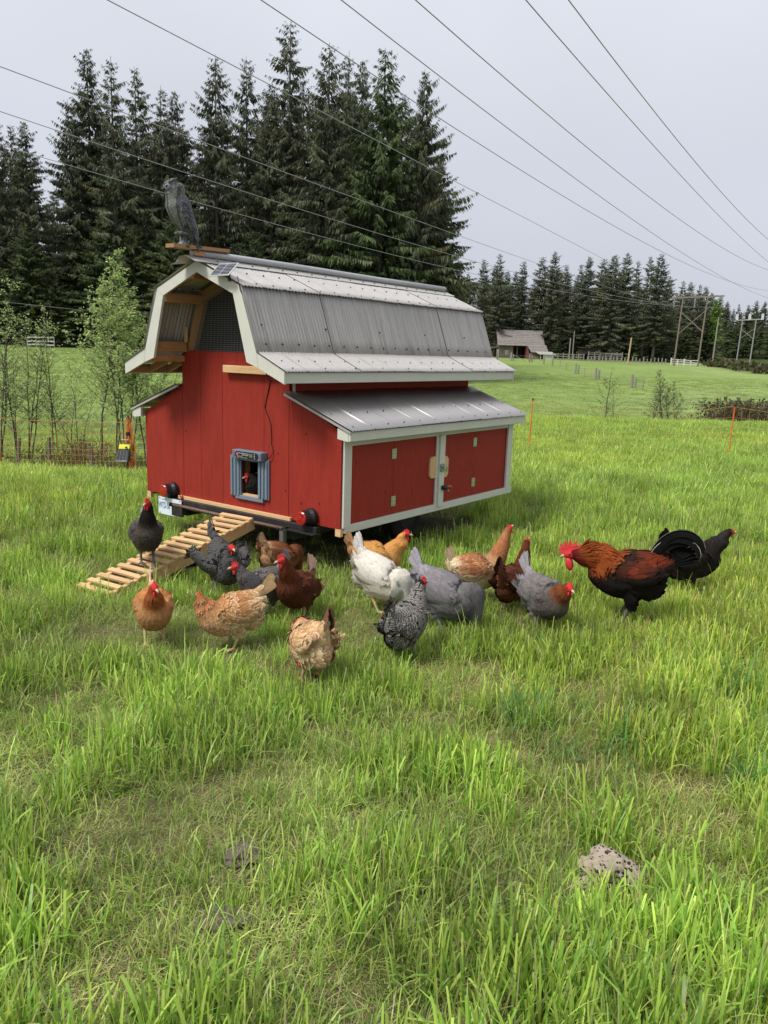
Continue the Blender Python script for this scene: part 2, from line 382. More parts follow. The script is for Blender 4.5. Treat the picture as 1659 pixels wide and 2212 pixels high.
# dark backing so that the joints read as grooves, with the doorway left open
b = MB()
for x0, x1, z0, z1 in ((-W + .02, -1.03, .0, ZS - .04), (-.82, -.02, .0, ZS - .04), (-1.03, -.82, 0, .13), (-1.03, -.82, .41, ZS - .04), (MX0 + .01, MX1 - .01, ZS - .04, 1.22)):
    b.box(x0, x1, .002, .012, z0, z1)
b.box(-W + .02, -.02, L - .012, L - .002, 0, ZS - .04); b.box(MX0 + .01, MX1 - .01, L - .012, L - .002, ZS - .04, 1.20)
b.part('inner_lining', M_DARK, coop, kind='stuff')
b = MB(); b.prism([(XC - .56, 1.2), (XC + .56, 1.2), (XC + .42, 1.66), (XC, 1.84), (XC - .42, 1.66)], L - .012, L); b.part('rear_gable', M_RED, coop)
b = MB(); b.box(-W + .01, -.01, .013, L - .013, -.02, -.002); b.box(MX0, MX1, .05, L - .05, .9, .912); b.part('floor', M_DARK, coop)
# upper long walls under the eaves
for xx in (MX1, MX0):
    b = MB(); s_ = 1 if xx == MX1 else -1
    b.box(min(xx, xx - s_ * .012), max(xx, xx - s_ * .012), .014, L - .014, ZT - .05, 1.262); b.part('side_wall', M_RED, coop)
    for y0 in (.02, ):
        b = MB(); b.box(min(xx, xx + s_ * .012), max(xx, xx + s_ * .012), y0, y0 + .022, ZT, 1.16); b.part('corner_strip', M_TRIM, coop)
# right hand face: panels, doors, posts
def side_face(x, s):
    def bx(name, m, y0, y1, z0, z1, o0, o1, bev=.002, label=None):
        b_ = MB(); xa, xb = sorted((x + s * o0, x + s * o1)); b_.bevel_box(xa, xb, y0, y1, z0, z1, bev)
        return b_.part(name, m, coop, label=label)
    bx('side_panel', M_RED, .088, .622, .02, .61, -.014, -.002)
    bx('nest_door', M_RED, .625, 1.245, .022, .608, -.014, -.002)
    bx('nest_door', M_RED, 1.262, 1.843, .022, .608, -.014, -.002)
    bx('side_panel', M_RED, 1.846, 2.43, .02, .61, -.014, -.002)
    bx('corner_post', M_TRIM, .003, .086, .002, .645, .0, .02)
    bx('corner_post', M_TRIM, 2.432, 2.523, .002, .645, .0, .02)
    bx('door_stile', M_TRIM, 1.205, 1.300, .012, .60, .0, .016)
    bx('door_stile', M_TRIM, 1.235, 1.312, -.002, .604, .0165, .032)
    bx('bottom_rail', M_TRIM, .02, 2.56, -.038, .019, -.02, .018)
    bx('head_rail', M_TRIM, .087, 2.431, .60, .648, .0, .014)
    b_ = MB(); xa, xb = sorted((x - s * .045, x + s * .005)); b_.box(xa, xb, -.012, .018, -.06, -.002); b_.part('skid_end', M_PINE, coop)
side_face(0.0, 1); side_face(-W, -1)
for (y0, z0) in ((.597, .46), (.603, .085), (1.818, .465), (1.820, .10)):
    h = MB()
    h.bevel_box(.0, .004, y0, y0 + .024, z0, z0 + .078, .001); h.bevel_box(.0, .004, y0 + .031, y0 + .055, z0, z0 + .078, .001)
    h.tube([(.004, y0 + .0275, z0 - .001), (.004, y0 + .0275, z0 + .079)], .0042, 6)
    o = h.part('hinge', M_HINGE, coop)
    sc = MB()
    for yy in (.012, .043):
        for zz in (.012, .039, .066): sc.box(.004, .0052, y0 + yy - .003, y0 + yy + .003, z0 + zz - .003, z0 + zz + .003)
    sc.part('hinge_screws', M_SCREW, o, kind='stuff')
p = MB(); p.prism([(1.135, .25), (1.205, .25), (1.205, .43), (1.135, .43), (1.115, .405), (1.115, .275)], .0, .016, axis=0); p.part('latch_backing', M_PINE, coop)
p = MB(); p.prism([(1.3, .24), (1.37, .24), (1.395, .27), (1.395, .39), (1.37, .418), (1.3, .418)], .0, .016, axis=0); p.part('latch_backing', M_PINE, coop)
l_ = MB(); l_.bevel_box(.032, .038, 1.238, 1.295, .295, .365); l_.tube([(.044, 1.225, .348), (.044, 1.315, .352)], .005, 6); l_.tube([(.044, 1.235, .308), (.044, 1.335, .313)], .005, 6)
l_.tube([(.048, 1.318, .29), (.05, 1.322, .335)], .006, 6); l_.tube([(.05, 1.262, .34), (.055, 1.275, .322)], .006, 6)
l_.part('latch', M_GREENM, coop)
# gambrel profile
PR = [(0, 1.886), (.456, 1.700), (.6225, 1.240), (.893, 1.120)]
def pt(s, k): return (XC + s * PR[k][0], PR[k][1])
def sheet(a, b_, y0, y1, amp, pitch, m, name='roof_sheet', lift=.0, ribs=(), over=(0, 0), th=.0015, parent=None):
    """corrugated sheet: slope line a->b (x,z), running y0..y1; ribs = raised overlap ribs"""
    a = np.array(a, float); b_ = np.array(b_, float); d = b_ - a; ln = np.linalg.norm(d); d /= ln
    nrm = np.array([-d[1], d[0]]);
    if nrm[1] < 0: nrm = -nrm
    n = max(4, int((y1 - y0) / pitch * 6)); ys = np.linspace(y0, y1, n + 1)
    h = amp * .5 * (1 + np.cos(2 * np.pi * (ys - y0) / pitch)) + lift
    for rr in ribs: h += .007 * np.exp(-((ys - rr) / .007) ** 2)
    ts = np.linspace(-over[0], ln + over[1], 5)
    V = []; k = len(ys)
    for lay in (0, -th):
        for t_ in ts:
            base = a + d * t_
            V.append(np.stack([base[0] + nrm[0] * (h + lay), ys, base[1] + nrm[1] * (h + lay)], 1))
    V = np.concatenate(V); F = []; nt_ = len(ts)
    for i in range(nt_ - 1):
        for j in range(k - 1):
            q = i * k + j; F.append((q, q + 1, q + k + 1, q + k)); q += nt_ * k; F.append((q, q + k, q + k + 1, q + 1))
    for j in range(k - 1):
        q = j; w = nt_ * k + j; F.append((q, w, w + 1, q + 1)); q = (nt_ - 1) * k + j; w = q + nt_ * k; F.append((q, q + 1, w + 1, w))
    mb = MB(); mb.add(V, F); o = mb.part(name, m, parent or coop, smooth=True)
    me = o.data; me.polygons.foreach_set('use_smooth', [True] * len(me.polygons))
    return o
def screws(a, b_, ts, ys, h=.010, r=.0045, jit=.006):
    a = np.array(a, float); b_ = np.array(b_, float); d = (b_ - a); nrm = np.array([-d[1], d[0]]) / np.linalg.norm(d)
    if nrm[1] < 0: nrm = -nrm
    mb = MB()
    for t_ in ts:
        for y in ys:
            y = y + random.uniform(-jit, jit); p_ = a + d * (t_ + random.uniform(-.008, .008)); q = p_ + nrm * h
            mb.tube([(p_[0], y, p_[1]), (q[0], y, q[1]), (q[0] + nrm[0] * .004, y, q[1] + nrm[1] * .004)], [r * 1.5, r * 1.5, r * .6], 6)
    return mb.part('roof_screws', M_SCREW, coop, kind='stuff')
for s in (1, -1):
    span = YB - YF; wd = span / 4
    # lower flare, steep face, upper face; each sheet a part, laps a few mm proud
    for i in range(4):
        y0 = YF - .012 + i * wd; y1 = y0 + wd + (.02 if i < 3 else .03); rb = [y0 + wd * .27, y0 + wd * .52, y0 + wd * .77]
        lf = .0025 * (i % 2)
        sheet(pt(s, 2), pt(s, 3), y0, y1, .008, .034, M_GALV, lift=.004 + lf, ribs=rb, over=(.0, .022))
        sheet(pt(s, 1), pt(s, 2), y0 + .004, y1 - .004, .008, .034, M_GALVD, lift=.006 + lf, ribs=rb + [y0 + .012], over=(.0, .012))
        sheet(pt(s, 0), pt(s, 1), y0, y1, .008, .034, M_GALV, lift=.005 + lf, ribs=rb, over=(-.04, .035))
    gy_ = np.arange(YF + .1, YB, .171)
    screws(pt(s, 0), pt(s, 1), (.52,), gy_, .018); screws(pt(s, 0), pt(s, 1), (.97,), gy_ + .07, .016)
    screws(pt(s, 1), pt(s, 2), (.88,), gy_, .02, .0055); screws(pt(s, 1), pt(s, 2), (.6,), gy_[::4], .02)
    screws(pt(s, 2), pt(s, 3), (.55,), gy_, .016, .0035); screws(pt(s, 2), pt(s, 3), (.93,), gy_[::2], .016, .0035)
    # ridge flashing
    f = MB(); a = pt(s, 0); b_ = pt(s, 1); dx, dz = (b_[0] - a[0]) / .4925, (b_[1] - a[1]) / .4925
    q0 = (a[0], a[1] + .022); q1 = (a[0] + dx * .115, a[1] + dz * .115 + .022)
    f.prism([q0, q1, (q1[0], q1[1] - .003), (q0[0], q0[1] - .003)], YF - .10, YB + .07); f.part('ridge_flashing', M_GALV, coop)
    screws((q0[0], q0[1] - .0), (q1[0], q1[1]), (.6,), gy_ + .05, .004, .005)
    # white verge boards front and back
    for yv in (YF, YB - .02):
        P = lambda *v: [(XC + s * x, z) for x, z in v]
        for poly in (P((0.0, 1.879), (0.0, 1.800), (.385, 1.641), (.452, 1.697)),
                     P((.454, 1.697), (.387, 1.640), (.523, 1.170), (.640, 1.133), (.6215, 1.239)),
                     P((.624, 1.239), (.643, 1.131), (.893, 1.032), (.893, 1.119))):
            mb = MB(); mb.prism(poly, yv, yv + .02); mb.part('verge_board', M_TRIM, coop)
    ex = XC + s * .893
    mb = MB(); mb.bevel_box(min(ex, ex - s * .018), max(ex, ex - s * .018), YF + .021, YB - .021, 1.036, 1.112); mb.part('eave_board', M_TRIM, coop)
    # framing seen under the overhang
    for (x, z, w_, h_) in ((.40, 1.63, .04, .07), (.565, 1.26, .04, .08), (.60, 1.165, .04, .05), (.85, 1.07, .035, .05), (.08, 1.79, .04, .07)):
        mb = MB(); xx = XC + s * x; mb.bevel_box(xx - w_ / 2, xx + w_ / 2, YF + .022, YB - .022, z - h_ / 2, z + h_ / 2); mb.part('purlin', M_RAFT, coop)
    for yv in (0.02, L - .06, 1.3):
        mb = MB(); P = lambda *v: [(XC + s * x, z) for x, z in v]
        mb.prism(P((0, 1.86), (0, 1.775), (.36, 1.625), (.44, 1.68)), yv, yv + .038); mb.part('rafter', M_RAFT, coop)
        mb = MB(); mb.prism(P((.44, 1.678), (.361, 1.623), (.50, 1.235), (.585, 1.235)), yv, yv + .038); mb.part('rafter', M_RAFT, coop)
        mb = MB(); mb.prism(P((.60, 1.20), (.60, 1.145), (.83, 1.05), (.86, 1.10)), yv, yv + .03); mb.part('rafter', M_RAFT, coop)
    for yv in (YF + .19,):
        mb = MB(); P = lambda *v: [(XC + s * x, z) for x, z in v]
        mb.prism(P((.545, 1.20), (.545, 1.15), (.83, 1.05), (.86, 1.095)), yv, yv + .03); mb.part('rafter', M_RAFT, coop)
    # shed roof over the nest boxes
    a = (0 - .515 if s > 0 else -W + .505, ZT); e_ = (.126 if s > 0 else -W - .126, .722)
    ns = 3
    for i in range(ns):
        y0 = -.075 + i * (L + .13) / ns; y1 = y0 + (L + .13) / ns + (.012 if i < ns - 1 else 0); wd2 = y1 - y0
        sheet(a, e_, y0, y1, .008, .034, M_GALVS, lift=.003 + .003 * (i % 2), ribs=[y0 + wd2 * .3, y0 + wd2 * .62, y0 + wd2 - .02], over=(0, .012))
    screws(a, e_, (.62, .93), np.arange(.0, L + .05, .21), .014, .0032)
    xe = .12 if s > 0 else -W - .12
    mb = MB(); mb.bevel_box(min(xe, xe - s * .02), max(xe, xe - s * .02), -.06, L + .045, .648, .715); mb.part('eave_board', M_TRIM, coop)
    mb = MB(); xa = 0.0 if s > 0 else -W
    mb.prism([(xa + s * .0, .735), (xa + s * .0, .66), (xe - s * .021, .645), (xe - s * .021, .712)], -.06, -.04); mb.part('verge_board', M_TRIM, coop)
    mb = MB(); mb.prism([(a[0], a[1] - .003), (a[0], a[1] - .02), (e_[0], e_[1] - .02), (e_[0], e_[1] - .003)], -.07, -.05); mb.part('verge_strip', M_GALV, coop)
# soffit boards of the nest box (closing the box)
mb = MB(); mb.tube([(XC, -.40, 1.935), (XC, .6, 1.938), (XC, 1.8, 1.933), (XC, 2.96, 1.936)], .024, 12); mb.part('ridge_pipe', M_PIPE, coop, smooth=True)
f = MB(); f.add([(XC, -.462, 1.908), (XC - .11, -.455, 1.866), (XC - .17, -.47, 1.845), (XC - .115, -.37, 1.862), (XC, -.36, 1.905), (XC - .05, -.48, 1.90)], [(0, 1, 3, 4), (1, 2, 3), (0, 5, 1)])
f.part('bent_flashing', M_GALV, coop)
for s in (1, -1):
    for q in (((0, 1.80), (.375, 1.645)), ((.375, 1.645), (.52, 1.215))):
        b = MB(); (x0, z0), (x1, z1) = q; b.prism([(XC + s * x0, z0), (XC + s * x1, z1), (XC + s * (x1 - .012), z1 - .01), (XC + s * max(0, x0 - .012), z0 - .012)], .061, L - .07); b.part('ceiling_shade_sheet', M_DARK, coop)  # dark sheets added under the roof to stand in for interior shade
# wire mesh over the gable
b = MB()
def inside(x, z):
    ax = abs(x - XC)
    return z < 1.775 - ax * (.15 / .36) if ax < .36 else z < 1.623 - (ax - .36) * (.388 / .139)
for x in np.arange(MX0 + .015, MX1 - .01, .0165):
    zt = 1.236
    while inside(x, zt) and zt < 1.86: zt += .01
    if zt > 1.245: b.box(x - .0009, x + .0009, -.004, -.0024, 1.222, zt + .03)
for z in np.arange(1.24, 1.79, .0165):
    hw_ = .36 + (1.623 - z) * (.139 / .388) if z < 1.623 else (1.775 - z) * (.36 / .15)
    b.box(XC - hw_ - .03, XC + hw_ + .03, -.0055, -.0042, z - .0009, z + .0009)
b.part('wire_mesh', M_MESHG, coop, kind='stuff')
b = MB(); b.bevel_box(-1.70, -1.665, -.018, -.0, 1.235, 1.42); b.part('stud', M_PINE, coop)
b = MB(); b.bevel_box(-1.735, -1.712, -.02, -.0125, 1.21, 1.30, .001); b.part('strap_hinge', M_HINGE, coop)
# timber block over the door
b = MB(); b.bevel_box(-1.185, -.62, -.062, -.013, 1.075, 1.132, .003); b.part('timber_block', M_PINE, coop)
# automatic door
D0 = MB()
for (xa, xb) in ((-1.140, -1.022), (-.828, -.710)):
    D0.bevel_box(xa, xb, -.030, -.013, .105 if xa < -1 else .115, .43, .002)
    for k in range(3):
        xx = xa + .012 + k * .037; D0.bevel_box(xx, xx + .022, -.040, -.030, .112 if xa < -1 else .12, .415, .003)
D0.bevel_box(-1.08, -.77, -.034, -.012, .088, .118, .002); D0.bevel_box(-1.021, -.829, -.032, -.013, .40, .43, .002)
door = D0.part('automatic_door_frame', M_BLUEG, coop)
D1 = MB(); D1.bevel_box(-1.062, -.742, -.078, -.012, .418, .486, .004)
for sx_ in (-1.060, -.768):
    for k in range(8): D1.box(sx_, sx_ + .024, -.080, -.078, .424 + k * .007, .4275 + k * .007)
D1.part('control_box', M_BLUEG, door)
D2 = MB(); x0, x1, zc, r = -1.03, -.772, .4515, .026
poly = [(x0 + r - r * math.sin(t), zc + r * math.cos(t)) for t in np.linspace(0, math.pi, 9)] + [(x1 - r + r * math.sin(t), zc - r * math.cos(t)) for t in np.linspace(0, math.pi, 9)]
D2.prism(poly, -.0815, -.078); D2.part('label_plate', M_BLACK, door)
D3 = MB(); D3.box(-.868, -.832, -.0828, -.0815, .440, .468); D3.part('display', M_LCD, door)
D4 = MB()
for zz in (.436, .4515, .467): D4.tube([(-.81, -.0815, zz), (-.81, -.0835, zz)], .0062, 10)
D4.part('buttons', M_GREYP, door)
D6 = MB(); D6.tube([(-1.005, -.0815, .455), (-1.005, -.0832, .455)], .0105, 10); D6.tube([(-.995, -.0815, .444), (-.995, -.0832, .444)], .0075, 8); D6.part('hen_emblem', M_PINK, door)
b = MB(); b.box(-1.022, -.828, -.0125, .02, .118, .131); b.part('door_sill', M_PINE, door)
def text(body, size, m, parent, loc, name, ext=.0006, sx=1.0, align='CENTER'):
    cu = bpy.data.curves.new(name, 'FONT'); cu.body = body; cu.size = size; cu.align_x = align; cu.align_y = 'CENTER'; cu.extrude = ext; cu.resolution_u = 3
    o = bpy.data.objects.new(name, cu); COL.objects.link(o); dg = bpy.context.evaluated_depsgraph_get()
    me = bpy.data.meshes.new_from_object(o.evaluated_get(dg)); bpy.data.objects.remove(o); me.materials.clear(); me.materials.append(m)
    q = new_obj(name, me, parent); q.location = loc; q.rotation_euler = (R(90), 0, 0); q.scale = (sx, 1, 1); return q
text('Automatic Chicken Coop', .0118, M_PRINT, door, (-.935, -.0824, .4645), 'lettering')
text('Door Opener', .0118, M_PRINT, door, (-.912, -.0824, .4525), 'lettering')
for k, (xx, zz, w_) in enumerate(((-.965, .441, .042), (-.99, .4325, .03), (-.945, .4325, .034), (-.905, .4325, .034))):
    b = MB(); b.box(xx - w_ / 2, xx + w_ / 2, -.0822, -.0816, zz - .0012, zz + .0012); b.box(xx - w_ / 2, xx + w_ / 2 - .006, -.0822, -.0816, zz - .0045, zz - .0025); b.part('small_print', M_GREYP, door, kind='stuff')
# stud and sill seen through the doorway; darker wood stands in for interior dimness
b = MB(); b.bevel_box(-1.10, -1.055, .07, .11, 0, .62); b.part('stud', M_RAFT, coop)
# cord from panel to door box
cp = [(-.675, -.372, 1.755), (-.655, -.375, 1.70), (-.65, -.37, 1.665), (-.64, -.34, 1.60)]
c_ = MB(); c_.tube(cp, .0035, 6)
c_.tube([(-.70, -.068, 1.13), (-.70, -.066, 1.075), (-.705, -.018, 1.03), (-.752, -.016, .88), (-.765, -.017, .83), (-.73, -.016, .76), (-.70, -.017, .70), (-.693, -.016, .60), (-.695, -.016, .555), (-.672, -.018, .50), (-.69, -.03, .455), (-.745, -.04, .43)], .0034, 6)
c_.part('power_cord', M_CORD, coop, smooth=True, kind='stuff')
# solar panel on the verge board
import mathutils
b = MB(); b.bevel_box(-.087, .087, -.062, .062, -.008, .0, .002)
sp = b.part('solar_panel', mat('aluminium_frame', (.62, .64, .66), .4, .5, var=0), coop); sp.scale = (1.12, 1.12, 1.0); sp.location = (-.80, -.385, 1.806); sp.rotation_euler = (R(42), 0, R(2))
b = MB(); b.box(-.078, .078, -.054, .054, .0, .0012); b.part('cell_sheet', M_CELL, sp)
b = MB()
for k in range(7): b.box(-.076, .076, -.045 + k * .0148, -.0434 + k * .0148, .0012, .0019)
b.box(-.001, .001, -.054, .054, .0012, .0018); b.part('cell_contacts', M_WHITE, sp)
b = MB(); b.beam((-.76, -.375, 1.775), (-.755, -.372, 1.725), .02, .012, up=(0, 1, 0)); b.part('panel_bracket', M_STEEL, coop)
# trailer parts
b = MB(); b.bevel_box(-1.79, -.475, -.036, -.0125, -.012, .016, .002); b.part('timber_strip', M_PINE, coop)
b = MB(); b.bevel_box(-1.90, -.19, -.06, -.0125, -.055, -.0125, .003); b.bevel_box(-1.87, -.5, -.0599, -.02, -.09, -.0551, .003); b.box(-.45, -.18, -.10, -.0125, -.066, -.0555); b.part('rear_crossmember', M_STEEL, coop)
b = MB(); b.tube([(-1.80, -.092, -.056), (-1.20, -.094, -.06), (-.50, -.092, -.060)], .0125, 10); b.part('rusty_bar', M_RUST, coop, smooth=True)
b = MB(); b.bevel_box(-1.80, -1.66, -.10, -.08, -.15, -.045, .002); b.tube([(-1.81, -.105, -.055), (-1.79, -.105, -.055)], .018, 8); b.part('bracket_dark_plate', M_STEEL, coop)  # widened with a black plate standing in for the darkness under the coop
b = MB(); b.bevel_box(-.535, -.495, -.09, -.05, -.175, -.075, .002); b.part('stabiliser_leg', M_GREYST, coop)
for xx in (-1.30,):
    b = MB(); b.tube([(xx, -.02, -.10), (xx, .0, -.20)], .018, 8); b.tube([(xx - .01, -.05, -.17), (xx - .01, -.04, -.19)], .012, 8); b.part('jack', M_STEEL, coop)
b = MB()
for yy in (.15, 1.2, 2.3): b.box(-1.9, -.35, yy, yy + .06, -.10, -.022)
for xx in (-1.75, -.5): b.box(xx - .03, xx + .03, .0, L, -.16, -.101)
b.box(-1.15, -1.09, L, L + 1.0, -.15, -.10); b.part('chassis', M_STEEL, coop)
for xx in (-1.86, -.38):
    w_ = MB(); w_.tube([(xx - .07, 1.28, -.13), (xx - .055, 1.28, -.13), (xx + .055, 1.28, -.13), (xx + .07, 1.28, -.13)], [.20, .225, .225, .20], 24); wh = w_.part('wheel', mat('tyre_rubber', (.015, .015, .015), .8), coop, smooth=False)
    w_ = MB(); w_.tube([(xx - .074, 1.28, -.13), (xx + .074, 1.28, -.13)], .12, 16); w_.part('rim', M_STEEL, wh)  # rim in black: the shadow below the coop is put into its colour
for xx in (-1.885, -.292):
    h = MB(); h.tube([(xx + .022, -.02, .052), (xx + .022, -.035, .052), (xx + .012, -.055, .052), (xx + .002, -.102, .05)], [.068, .068, .058, .056], 20)
    lt = h.part('tail_light', M_BLACK, coop, smooth=False)
    h = MB(); h.tube([(xx + .002, -.1025, .05), (xx + .001, -.118, .05), (xx + .001, -.124, .05), (xx + .001, -.1255, .05)], [.054, .053, .047, .02], 22)
    h.tube([(xx + .001, -.126, .05), (xx + .001, -.1275, .05)], [.016, .012], 12); h.part('lens', M_LENS, lt, smooth=False)
    h = MB(); h.box(xx - .03, xx + .075, -.06, -.0125, -.012, -.0095); h.part('lamp_bracket', M_STEEL, coop)
b = MB(); b.bevel_box(-2.005, -1.70, -.075, -.071, -.165, -.015, .001); pl = b.part('licence_plate', mat('plate_paint', (.68, .76, .82), .4, var=.04), coop)
text('TRAILER', .016, M_GREYP, pl, (-1.93, -.0756, -.034), 'lettering', .0005, 1.1)
text('WTD-56', .078, M_BLUEINK, pl, (-1.925, -.0757, -.088), 'lettering', .0007, .52)
b = MB()
for xx in (-1.985, -1.72):
    for zz in (-.025, -.155): b.tube([(xx, -.0757, zz), (xx, -.078, zz)], .005, 8)
b.part('plate_bolts', M_SCREW, pl, kind='stuff')
b = MB(); t_ = np.linspace(0, 2 * math.pi, 14); b.tube([(-1.735 + .017 * math.cos(a), -.045, .018 + .017 * math.sin(a)) for a in t_], .004, 6, cap=False); b.tube([(-1.73, -.04, -.01), (-1.73, -.045, .002)], .012, 8)
b.part('pull_ring', M_LENS, coop)

# ------------------------------------------------------------------ things on the coop
# ridge board carrying the owl
rb = thing('wooden_board', (XC, -.336, Z0 + 1.958), 'short reddish timber board laid along the roof ridge under the owl', 'board')
b = MB(); b.hexa([(-.045, -.26, -.014), (.045, -.26, -.014), (.045, .26, .006), (-.045, .26, .006), (-.045, -.26, .012), (.045, -.26, .012), (.045, .26, .030), (-.045, .26, .030)])
b.part('plank', mat('red_cedar', (.36, .185, .085), .65, var=.25, scale=6, stretch=(9, 1, 9), bump=.2, stain=(.25, .11, .05)), rb)
b = MB(); b.box(-.03, .03, -.06, .03, -.045, -.0125); b.part('packing_block', M_RAFT, rb)
# small clip hanging on the door stile
ck = thing('hanging_clip', (.045, 1.275, Z0 + .155), 'small black clip with a pink loop hanging on the white door stile below the latch', 'clip')
b = MB(); b.tube([(0, -.005, .006), (.004, .02, .004), (.006, .062, -.004)], [.018, .021, .016], 10); b.part('clip_body', M_BLACK, ck, smooth=True)
b = MB(); b.tube([(.006 + .0, .063, -.004), (.008, .075, .012), (.01, .098, .012), (.01, .112, -.004)], .0075, 8); b.tube([(.01, .11, .0), (.012, .135, .004)], [.004, .002], 6); b.part('pink_loop', M_PINK, ck, smooth=True)
b = MB(); b.tube([(.006, .066, -.006), (.01, .07, -.028), (.012, .085, -.036)], .005, 8); b.part('brass_hook', M_HINGE, ck, smooth=True)

# ------------------------------------------------------------------ ramp
RT = np.array([-.965, -.10, Z0 - .035]); RF = np.array([-.88, -1.47, .035])
rd = RF - RT; RLEN = float(np.linalg.norm(rd)); rdn = rd / RLEN
ramp = thing('ramp', tuple(RF * [1, 1, 0]), 'slatted pine ramp running from the coop door down into the grass', 'ramp')
rux = np.array([1.0, .06, 0]); rux /= np.linalg.norm(rux); rn = np.cross(rux, rdn); rn /= np.linalg.norm(rn)
if rn[2] < 0: rn = -rn
off = RF * [1, 1, 0]
def obox(c, ax, ay, az, hx, hy, hz_):
    P = []
    for k in (-1, 1):
        for (i, j) in ((-1, -1), (1, -1), (1, 1), (-1, 1)): P.append(c + ax * hx * i + ay * hy * j + az * hz_ * k)
    return P
nsl = 17
for k in range(nsl):
    t_ = .03 + (RLEN - .05) * k / (nsl - 1)
    c = RT + rdn * t_ + rn * .006 + rux * random.uniform(-.006, .006) - off
    a = random.uniform(-.02, .02); ux = rux * math.cos(a) + rdn * math.sin(a); uy = np.cross(rn, ux)
    b = MB(); b.hexa(obox(c, ux, uy, rn, .165 + random.uniform(-.004, .004), .0205, .007)); b.part('slat', M_PINE, ramp)
for s_ in (-1, 1):
    b = MB(); c0 = RT + rdn * .0 - rn * .044 + rux * .135 * s_ - off; c1 = RT + rdn * RLEN - rn * .044 + rux * .135 * s_ - off
    b.beam(c0, c1, .036, .082, up=rn); b.part('stringer', M_PINE, ramp)
# ------------------------------------------------------------------ birds
def feather_mat():
    m = mat('plumage', (1, 1, 1), .75, use_col=True, var=.16, scale=70, spec=.10, bump=.5, bscale=300)
    pass
    return m
M_FEA = feather_mat()
M_SKIN = mat('red_comb_skin', (.62, .035, .04), .45, var=.2, scale=60, bump=.3, bscale=150, spec=.5)
M_BEAK = mat('beak_horn', (.50, .40, .26), .4, var=.1)
M_EYE = mat('bird_eye', (.02, .01, .005), .1, spec=.8)
def catmull(P, n):
    P = np.asarray(P, float); Q = np.vstack([2 * P[0] - P[1], P, 2 * P[-1] - P[-2]]); out = []
    for i in range(1, len(Q) - 2):
        for t in np.linspace(0, 1, n, endpoint=False):
            a, b, c, d = Q[i - 1:i + 3]
            out.append(.5 * ((2 * b) + (-a + c) * t + (2 * a - 5 * b + 4 * c - d) * t * t + (-a + 3 * b - 3 * c + d) * t ** 3))
    out.append(Q[-2]); return np.array(out)
def loft(mb, C, ry, rz, side, n=14, flat=None):
    """C centreline (k,3), elliptical sections; side = lateral unit vectors (k,3)"""
    k = len(C); T = np.gradient(C, axis=0); T /= np.linalg.norm(T, axis=1, keepdims=True)
    V = []; ang = np.arange(n) * 2 * math.pi / n
    for i in range(k):
        s_ = side[i] - T[i] * side[i].dot(T[i]); s_ /= np.linalg.norm(s_); u = np.cross(T[i], s_)
        V.append(C[i] + ry[i] * np.cos(ang)[:, None] * s_ + rz[i] * np.sin(ang)[:, None] * u)
    V = np.concatenate(V); F = [(i * n + j, i * n + (j + 1) % n, (i + 1) * n + (j + 1) % n, (i + 1) * n + j) for i in range(k - 1) for j in range(n)]
    F.append(tuple(range(n))[::-1]); F.append(tuple((k - 1) * n + j for j in range(n)))
    mb.add(V, F)
def ellipsoid(mb, c, r, rot=None, n=12, k=8):
    V = []; 
    for i in range(1, k):
        th = math.pi * i / k
        for j in range(n):
            ph = 2 * math.pi * j / n; V.append((math.sin(th) * math.cos(ph) * r[0], math.sin(th) * math.sin(ph) * r[1], math.cos(th) * r[2]))
    V += [(0, 0, r[2]), (0, 0, -r[2])]; V = np.array(V)
    if rot is not None: V = V @ rot.T
    V = V + np.array(c); m = len(V) - 2
    F = [(i * n + j, i * n + (j + 1) % n, (i + 1) * n + (j + 1) % n, (i + 1) * n + j) for i in range(k - 2) for j in range(n)]
    F += [(m, (j + 1) % n, j) for j in range(n)] + [(m + 1, (k - 2) * n + j, (k - 2) * n + (j + 1) % n) for j in range(n)]
    mb.add(V, F)
def remeshed(mb, voxel, smooth=6):
    me = mb.mesh('tmp', []); o = bpy.data.objects.new('tmp', me); COL.objects.link(o)
    r = o.modifiers.new('r', 'REMESH'); r.mode = 'VOXEL'; r.voxel_size = voxel; r.adaptivity = 0
    s = o.modifiers.new('s', 'SMOOTH'); s.factor = .5; s.iterations = smooth
    dg = bpy.context.evaluated_depsgraph_get(); ev = o.evaluated_get(dg); m2 = ev.to_mesh()
    nv = len(m2.vertices); V = np.empty(nv * 3, np.float32); m2.vertices.foreach_get('co', V); V = V.reshape(-1, 3).astype(float)
    NN = np.empty(nv * 3, np.float32); m2.vertices.foreach_get('normal', NN); NN = NN.reshape(-1, 3).astype(float)
    npg = len(m2.polygons); lt = np.empty(npg, np.int32); m2.polygons.foreach_get('loop_total', lt)
    li = np.empty(len(m2.loops), np.int32); m2.loops.foreach_get('vertex_index', li)
    st = np.empty(npg, np.int32); m2.polygons.foreach_get('loop_start', st)
    quads = np.stack([li[st[lt == 4] + i] for i in range(4)], 1); tris = np.stack([li[st[lt == 3] + i] for i in range(3)], 1)
    ev.to_mesh_clear(); bpy.data.objects.remove(o); bpy.data.meshes.remove(me)
    return V, NN, quads, tris
